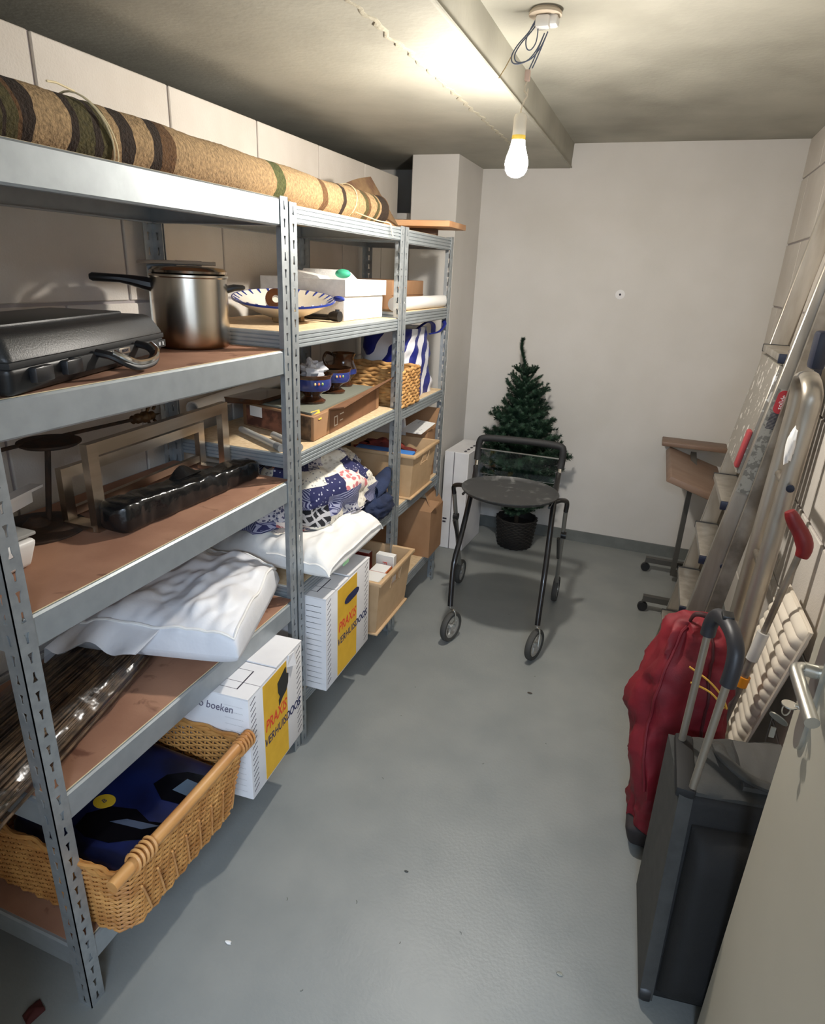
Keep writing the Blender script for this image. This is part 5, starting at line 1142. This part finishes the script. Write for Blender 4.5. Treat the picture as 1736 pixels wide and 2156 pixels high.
part(MB().lathe([(.011, 0), (.011, .008), (0, .01)], (.425, 1.992, 1.07), 12, (-.3, -1, 0)), 'end_plug', m_bluec, l2)
part(MB().rbox(.395, .43, 1.985, 2.05, 1.40, 1.50, .01).rbox(.42, .50, 1.98, 2.06, 1.44, 1.52, .012), 'blue_bracket', m_bluec, l2)

# ================================================================== pole with red handle
pr = thing('telescopic_pole', 'grey telescopic pole with dark red handle leaning by the ladders', 'pole', (.4, 1.875, 0))
p0, p1 = Vector((.345, 1.875, .004)), Vector((.4655, 1.875, .946)); q = lambda t: tuple(lerp(p0, p1, t))
part(MB().tube([q(0), q(.62)], .0125, 12), 'lower_tube', m_alud, pr); part(MB().tube([q(.60), q(.70)], .017, 12), 'clear_collar', mat('clear_collar', (220, 218, 212), .2, alpha=.8), pr)
part(MB().tube([q(.68), q(1)], .0095, 12), 'upper_tube', m_alud, pr); part(MB().tube([q(.50), q(.535)], .019, 12), 'orange_ring', m_orange, pr)
part(MB().tube(smoothpts([(0.4666, 1.8666, 0.9160), (0.4688, 1.8687, 0.9448), (0.4549, 1.8751, 0.9767), (0.4347, 1.8804, 1.0034), (0.4134, 1.8836, 1.0353)]), [.016, .018, .019, .02, .021, .022, .022, .022, .021, .021, .02, .02, .02, .019, .018, .016, .013], 12), 'handle', m_redp, pr)

# ================================================================== ribbed lounge cushion
lc = thing('lounge_cushion', 'cream ribbed lounge cushion standing against the right wall', 'cushion', (.49, 1.85, 0))
# the pad stands on its lower end, leaning on the wall; ribs run across it
c00, c10, c11, c01 = Vector((.455, 2.42, .03)), Vector((.452, 1.98, .03)), Vector((.498, 1.715, .77)), Vector((.502, 2.06, .75))
def cu_pt(u, v, s):
    # u runs along the ribs, v across them
    p = c00*(1-u)*(1-v)+c10*u*(1-v)+c11*u*v+c01*(1-u)*v; e_ = min(1, 14*u*(1-u))**.5*min(1, 14*v*(1-v))**.5
    r_ = abs(math.sin(v*PI*19))**.6*.009
    return tuple(p + Vector((-1, 0, .08))*(s*(.018+(r_ if s > 0 else 0))*e_))
part(MB().slab(30, 190, lambda u, v: cu_pt(u, v, 1), lambda u, v: cu_pt(u, v, -1)), 'pad', mat('cream_fabric', (232, 222, 206), .8, col2=(224, 213, 196), scale=10), lc, 60)
per = [(t/20, 0.0) for t in range(20)]+[(1.0, t/20) for t in range(20)]+[(1-t/20, 1.0) for t in range(20)]+[(0.0, 1-t/20) for t in range(20)]
part(MB().tube([cu_pt(u, v, 0) for u, v in per], .006, 6, closed=True), 'edge_piping', mat('cream_piping', (226, 214, 196), .8), lc)

# ================================================================== red backpack
rb = thing('red_backpack', 'dark red fabric backpack standing behind the grey suitcase', 'backpack', (.23, 1.72, 0))
PR = [(0.0, .17, .30, 1.63, 1.80), (.06, .155, .33, 1.60, 1.83), (.16, .145, .35, 1.58, 1.84), (.30, .12, .36, 1.59, 1.84), (.42, .095, .36, 1.61, 1.83), (.52, .115, .35, 1.62, 1.83), (.62, .135, .33, 1.64, 1.82), (.69, .15, .315, 1.66, 1.80), (.715, .19, .29, 1.69, 1.78)]
def rbf(u, v):
    t = v*(len(PR)-1); i = min(len(PR)-2, int(t)); k = t-i; a_ = [lerp(PR[i][j], PR[i+1][j], k) for j in range(5)]; an = 2*PI*u; c, s = math.cos(an), math.sin(an)
    ex = lambda w_: math.copysign(abs(w_)**.65, w_)
    p = Vector(((a_[1]+a_[2])/2+ex(c)*(a_[2]-a_[1])/2, (a_[3]+a_[4])/2+ex(s)*(a_[4]-a_[3])/2, a_[0]+.02)); kk = .022*nz(p, 8, 2)+.024*(.35-abs(nz((p.x*18, p.y*18, p.z*6), 1, 6))*1.5)+.008*nz(p, 34, 9)
    return (p.x+c*kk, p.y+s*kk, p.z)
mb = MB().grid(56, 60, rbf, True)
for vv, zz in ((0, .018), (1, .735)):
    n0 = [rbf(i/56, vv) for i in range(56)]; cx_ = sum(p[0] for p in n0)/56; cy_ = sum(p[1] for p in n0)/56; mb.add([(cx_, cy_, zz)]+n0, [(0, 1+i, 1+(i+1) % 56) for i in range(56)])
part(mb, 'pack_body', m_redf, rb, 70)
part(MB().rhexa([(.165, 1.61, .0), (.31, 1.61, .0), (.31, 1.81, .0), (.165, 1.81, .0), (.145, 1.585, .085), (.335, 1.585, .085), (.335, 1.83, .085), (.145, 1.83, .085)], .02, 3), 'base_panel', mat('dark_base_fabric', (44, 38, 38), .8), rb)
zp = [Vector(rbf(.80+.0*t, .25+.7*t/20))+Vector((0, -.006, 0)) for t in range(21)]
part(MB().tube(zp, .004, 6), 'zip', mat('dark_zip', (70, 14, 22), .6), rb); part(MB().tube([Vector(rbf(.68, .3+.65*t/20))+Vector((-.004, -.004, 0)) for t in range(21)], .0045, 6), 'seam', mat('seam_red', (116, 16, 30), .7), rb)
part(MB().tube(smoothpts([(.22, 1.60, .66), (.27, 1.585, .64), (.31, 1.59, .60), (.33, 1.60, .56)]), .003, 6).tube(smoothpts([(.23, 1.59, .62), (.28, 1.58, .61), (.32, 1.585, .57)]), .003, 6), 'yellow_cord', mat('yellow_cord', (220, 170, 70), .6), rb)
part(MB().tube(smoothpts([(.21, 1.72, .72), (.22, 1.70, .765), (.26, 1.69, .765), (.275, 1.70, .72)]), .008, 8, flat=.5), 'grab_loop', mat('dark_webbing', (60, 16, 22), .7), rb)

# ================================================================== grey suitcase
su = thing('suitcase', 'grey upright suitcase with extended telescopic handle in front of the red backpack', 'suitcase', (.33, 1.3, 0))
b0 = [(.222, 1.150, .02), (.47, 1.185, .02), (.455, 1.47, .02), (.205, 1.465, .02)]; t0_ = [(.222, 1.262, .535), (.46, 1.30, .53), (.455, 1.55, .53), (.2, 1.468, .535)]
part(MB().rhexa(b0+t0_, .022, 4), 'shell', m_shadef, su)
back = [Vector(b0[0]), Vector(b0[3]), Vector(t0_[3]), Vector(t0_[0])]; ofs = Vector((-.010, -.002, 0))
part(MB().rhexa([tuple(p) for p in (back[0]+Vector((.012, 0, 0)), back[1]+Vector((.012, 0, 0)), back[1]+ofs, back[0]+ofs)]+[tuple(p) for p in (back[3]+Vector((.012, 0, 0)), back[2]+Vector((.012, 0, 0)), back[2]+ofs, back[3]+ofs)], .004, 2) if False else MB().hexa([tuple(back[0]+ofs), tuple(back[0]+Vector((.02, 0, 0))), tuple(back[1]+Vector((.02, 0, 0))), tuple(back[1]+ofs), tuple(back[3]+ofs), tuple(back[3]+Vector((.02, 0, 0))), tuple(back[2]+Vector((.02, 0, 0))), tuple(back[2]+ofs)]), 'back_panel', m_greyf, su, 0)
def tsu(u, v, h): # top panel point
    p = Vector(t0_[0])*(1-u)*(1-v)+Vector(t0_[1])*u*(1-v)+Vector(t0_[2])*u*v+Vector(t0_[3])*(1-u)*v; return p+Vector((0, 0, h))
part(MB().slab(24, 24, lambda u, v: tuple(tsu(.02+.96*u, .04+.92*v, .004+.012*(1-(2*u-1)**4)*(1-(2*v-1)**4)+.006*nz((u*5, v*5, 0), 1, 3))), lambda u, v: tuple(tsu(.02+.96*u, .04+.92*v, -.012))), 'top_panel', m_greyf, su, 60)
part(MB().slab(16, 10, lambda u, v: tuple(tsu(.52+.44*u, .15+.7*v, .024+.01*math.sin(PI*v)+.004*nz((u*6, v*6, 1), 1, 2))), lambda u, v: tuple(tsu(.52+.44*u, .15+.7*v, .012))), 'top_flap', mat('flap_grey', (80, 79, 77), .75, bump=.2, bscale=300), su, 60)
part(MB().tube(smoothpts([tuple(tsu(.40, .80, .01)), tuple(tsu(.36, .62, .035)), tuple(tsu(.38, .40, .045)), tuple(tsu(.55, .18, .042)), tuple(tsu(.8, .10, .035)), tuple(tsu(.95, .10, .01))]), .016, 10, flat=.6), 'carry_handle', m_greyf, su)
part(MB().slab(20, 26, lambda u, v: tuple(lerp(lerp(Vector((.245, 1.158, .05)), Vector((.46, 1.19, .05)), u), lerp(Vector((.25, 1.243, .47)), Vector((.455, 1.275, .47)), u), v)+Vector((0, -.05*min(1, 9*u*(1-u))**.5*min(1, 8*v*(1-v))**.5, 0))), lambda u, v: tuple(lerp(lerp(Vector((.245, 1.158, .05)), Vector((.46, 1.19, .05)), u), lerp(Vector((.25, 1.243, .47)), Vector((.455, 1.275, .47)), u), v)+Vector((0, .012, 0)))), 'front_pocket', m_shadef, su, 60)
for (x, y) in ((.225, 1.17), (.225, 1.44), (.44, 1.2), (.44, 1.45)): part(MB().lathe([(0, -.012), (.024, -.012), (.026, 0), (.024, .012), (0, .012)], (x, y, .0265), 16, (1, 0, 0)), 'wheel', m_black, su)
m_pole = mat('warm_grey_tube', (150, 140, 126), .4, .5)
for (a, b) in (((.218, 1.435, .50), (.2195, 1.435, .862)), ((.235, 1.275, .50), (.252, 1.268, .868))): part(MB().tube([a, b], .0085, 12), 'handle_pole', m_pole, su)
gp = smoothpts([(.2195, 1.435, .85), (.221, 1.432, .885), (.228, 1.41, .915), (.238, 1.36, .928), (.248, 1.31, .925), (.254, 1.28, .905), (.254, 1.266, .87), (.252, 1.266, .835)])
part(MB().tube(gp, .0165, 14), 'grip', mat('slate_grip', (44, 44, 49), .45), su)
part(MB().rbox(.226, .25, 1.345, 1.375, .938, .948, .003), 'release_button', m_black, su)
part(MB().rbox(.203, .245, 1.26, 1.46, .525, .552, .006), 'handle_socket', m_blackm, su)

# ================================================================== door
dr_ = struct(MB().rbox(.335, .375, .29, 1.123, .008, 2.05, .002, 1), 'door_1', m_door)
m_hand = mat('satin_aluminium', (196, 194, 186), .3, .85)
pl_ = MB(); n_ = 28
pts = [(1.048+.021*math.cos(2*PI*i/n_), .985+(.075 if math.sin(2*PI*i/n_) > 0 else -.075)+.021*math.sin(2*PI*i/n_)*1.6) for i in range(n_)]
pl_.prism(pts, .328, .3355, 'yz'); part(pl_, 'lock_plate', m_hand, dr_)
lv = part(MB().tube([(.333, 1.048, 1.025), (.308, 1.048, 1.027)], .0115, 14).tube(smoothpts([(.318, 1.048, 1.026), (.304, 1.047, 1.027), (.296, 1.035, 1.027), (.296, 1.0, 1.025), (.298, .955, 1.02), (.300, .915, 1.015)]), .0105, 14), 'lever', m_hand, dr_)
ky = part(MB().tube([(.335, 1.048, .955), (.312, 1.048, .955)], .0045, 8), 'key', m_hand, dr_)
part(MB().lathe([(0, -.0012), (.0125, -.0012), (.0125, .0012), (0, .0012)], (.305, 1.048, .955), 20, (0, 0, 1)).tube([(.302+.006*math.cos(i*PI/8), 1.048, .944+.011*math.sin(i*PI/8)) for i in range(16)], .0012, 6, closed=True), 'key_bow', m_hand, ky)
part(MB().lathe([(0, -.001), (.016, -.001), (.016, .001), (0, .001)], (.296, 1.05, .922), 24, (.5, .6, .6)).box(.288, .296, 1.046, 1.049, .885, .905), 'key_tag', mat('steel_tag', (150, 146, 136), .35, .7), ky)

# ================================================================== litter on the floor
rndc = random.Random(9)
m_speck = mat('speck_dark', (84, 84, 78), .9)
for k in range(14):
    x_, y_ = rndc.uniform(-.7, .1), rndc.uniform(.85, 3.3); a_ = rndc.uniform(0, PI); l_ = rndc.uniform(.004, .010)
    solo(MB().tube([(x_, y_, .0008), (x_+l_*.5*math.cos(a_), y_+l_*.5*math.sin(a_), .0012), (x_+l_*math.cos(a_+.5), y_+l_*math.sin(a_+.5), .0008)], .0007, 5), 'floor_speck', m_speck, 'tiny dark speck of dirt on the bare grey aisle floor', 'debris', 'specks of dirt on the aisle floor')

def chip(label, x, y, s, m, name='debris_chip'):
    mb = MB().ell((x, y, .0025*s), (.012*s, .007*s, .0025*s), 10, 6, lambda d: 1+.5*nz((d.x*3, d.y*3, d.z*3), 1, x*7)); solo(mb, name, m, label, 'debris', smooth=20)
chip('white paint flake on the floor near the wicker basket', -.762, .903, .7, m_white, 'paint_flake')
chip('dark crumb on the floor below the rollator', -.251, 2.235, .8, mat('crumb_brown', (70, 62, 54), .9), 'floor_crumb')
chip('small pale scrap on the floor beside the suitcase', .03, 1.144, .7, mat('scrap_grey', (150, 150, 140), .9), 'floor_scrap')
chip('tiny dark thread on the floor in the aisle middle', -.421, 1.265, .5, mat('thread_dark', (66, 68, 66), .9), 'floor_thread')
lf = MB().slab(8, 6, lambda u, v: (-1.085+.03*u+.008*v, .59+.04*v-.012*u, .004+.012*math.sin(PI*u)*math.sin(PI*v)+.006*nz((u*4, v*4, 0), 1, 2)), lambda u, v: (-1.085+.03*u+.008*v, .59+.04*v-.012*u, .001+.008*math.sin(PI*u)*math.sin(PI*v)))
solo(lf, 'dry_leaf', mat('dark_red_leaf', (70, 22, 18), .8), 'crumpled dark red leaf on the floor at the near shelf foot', 'leaf', smooth=60)
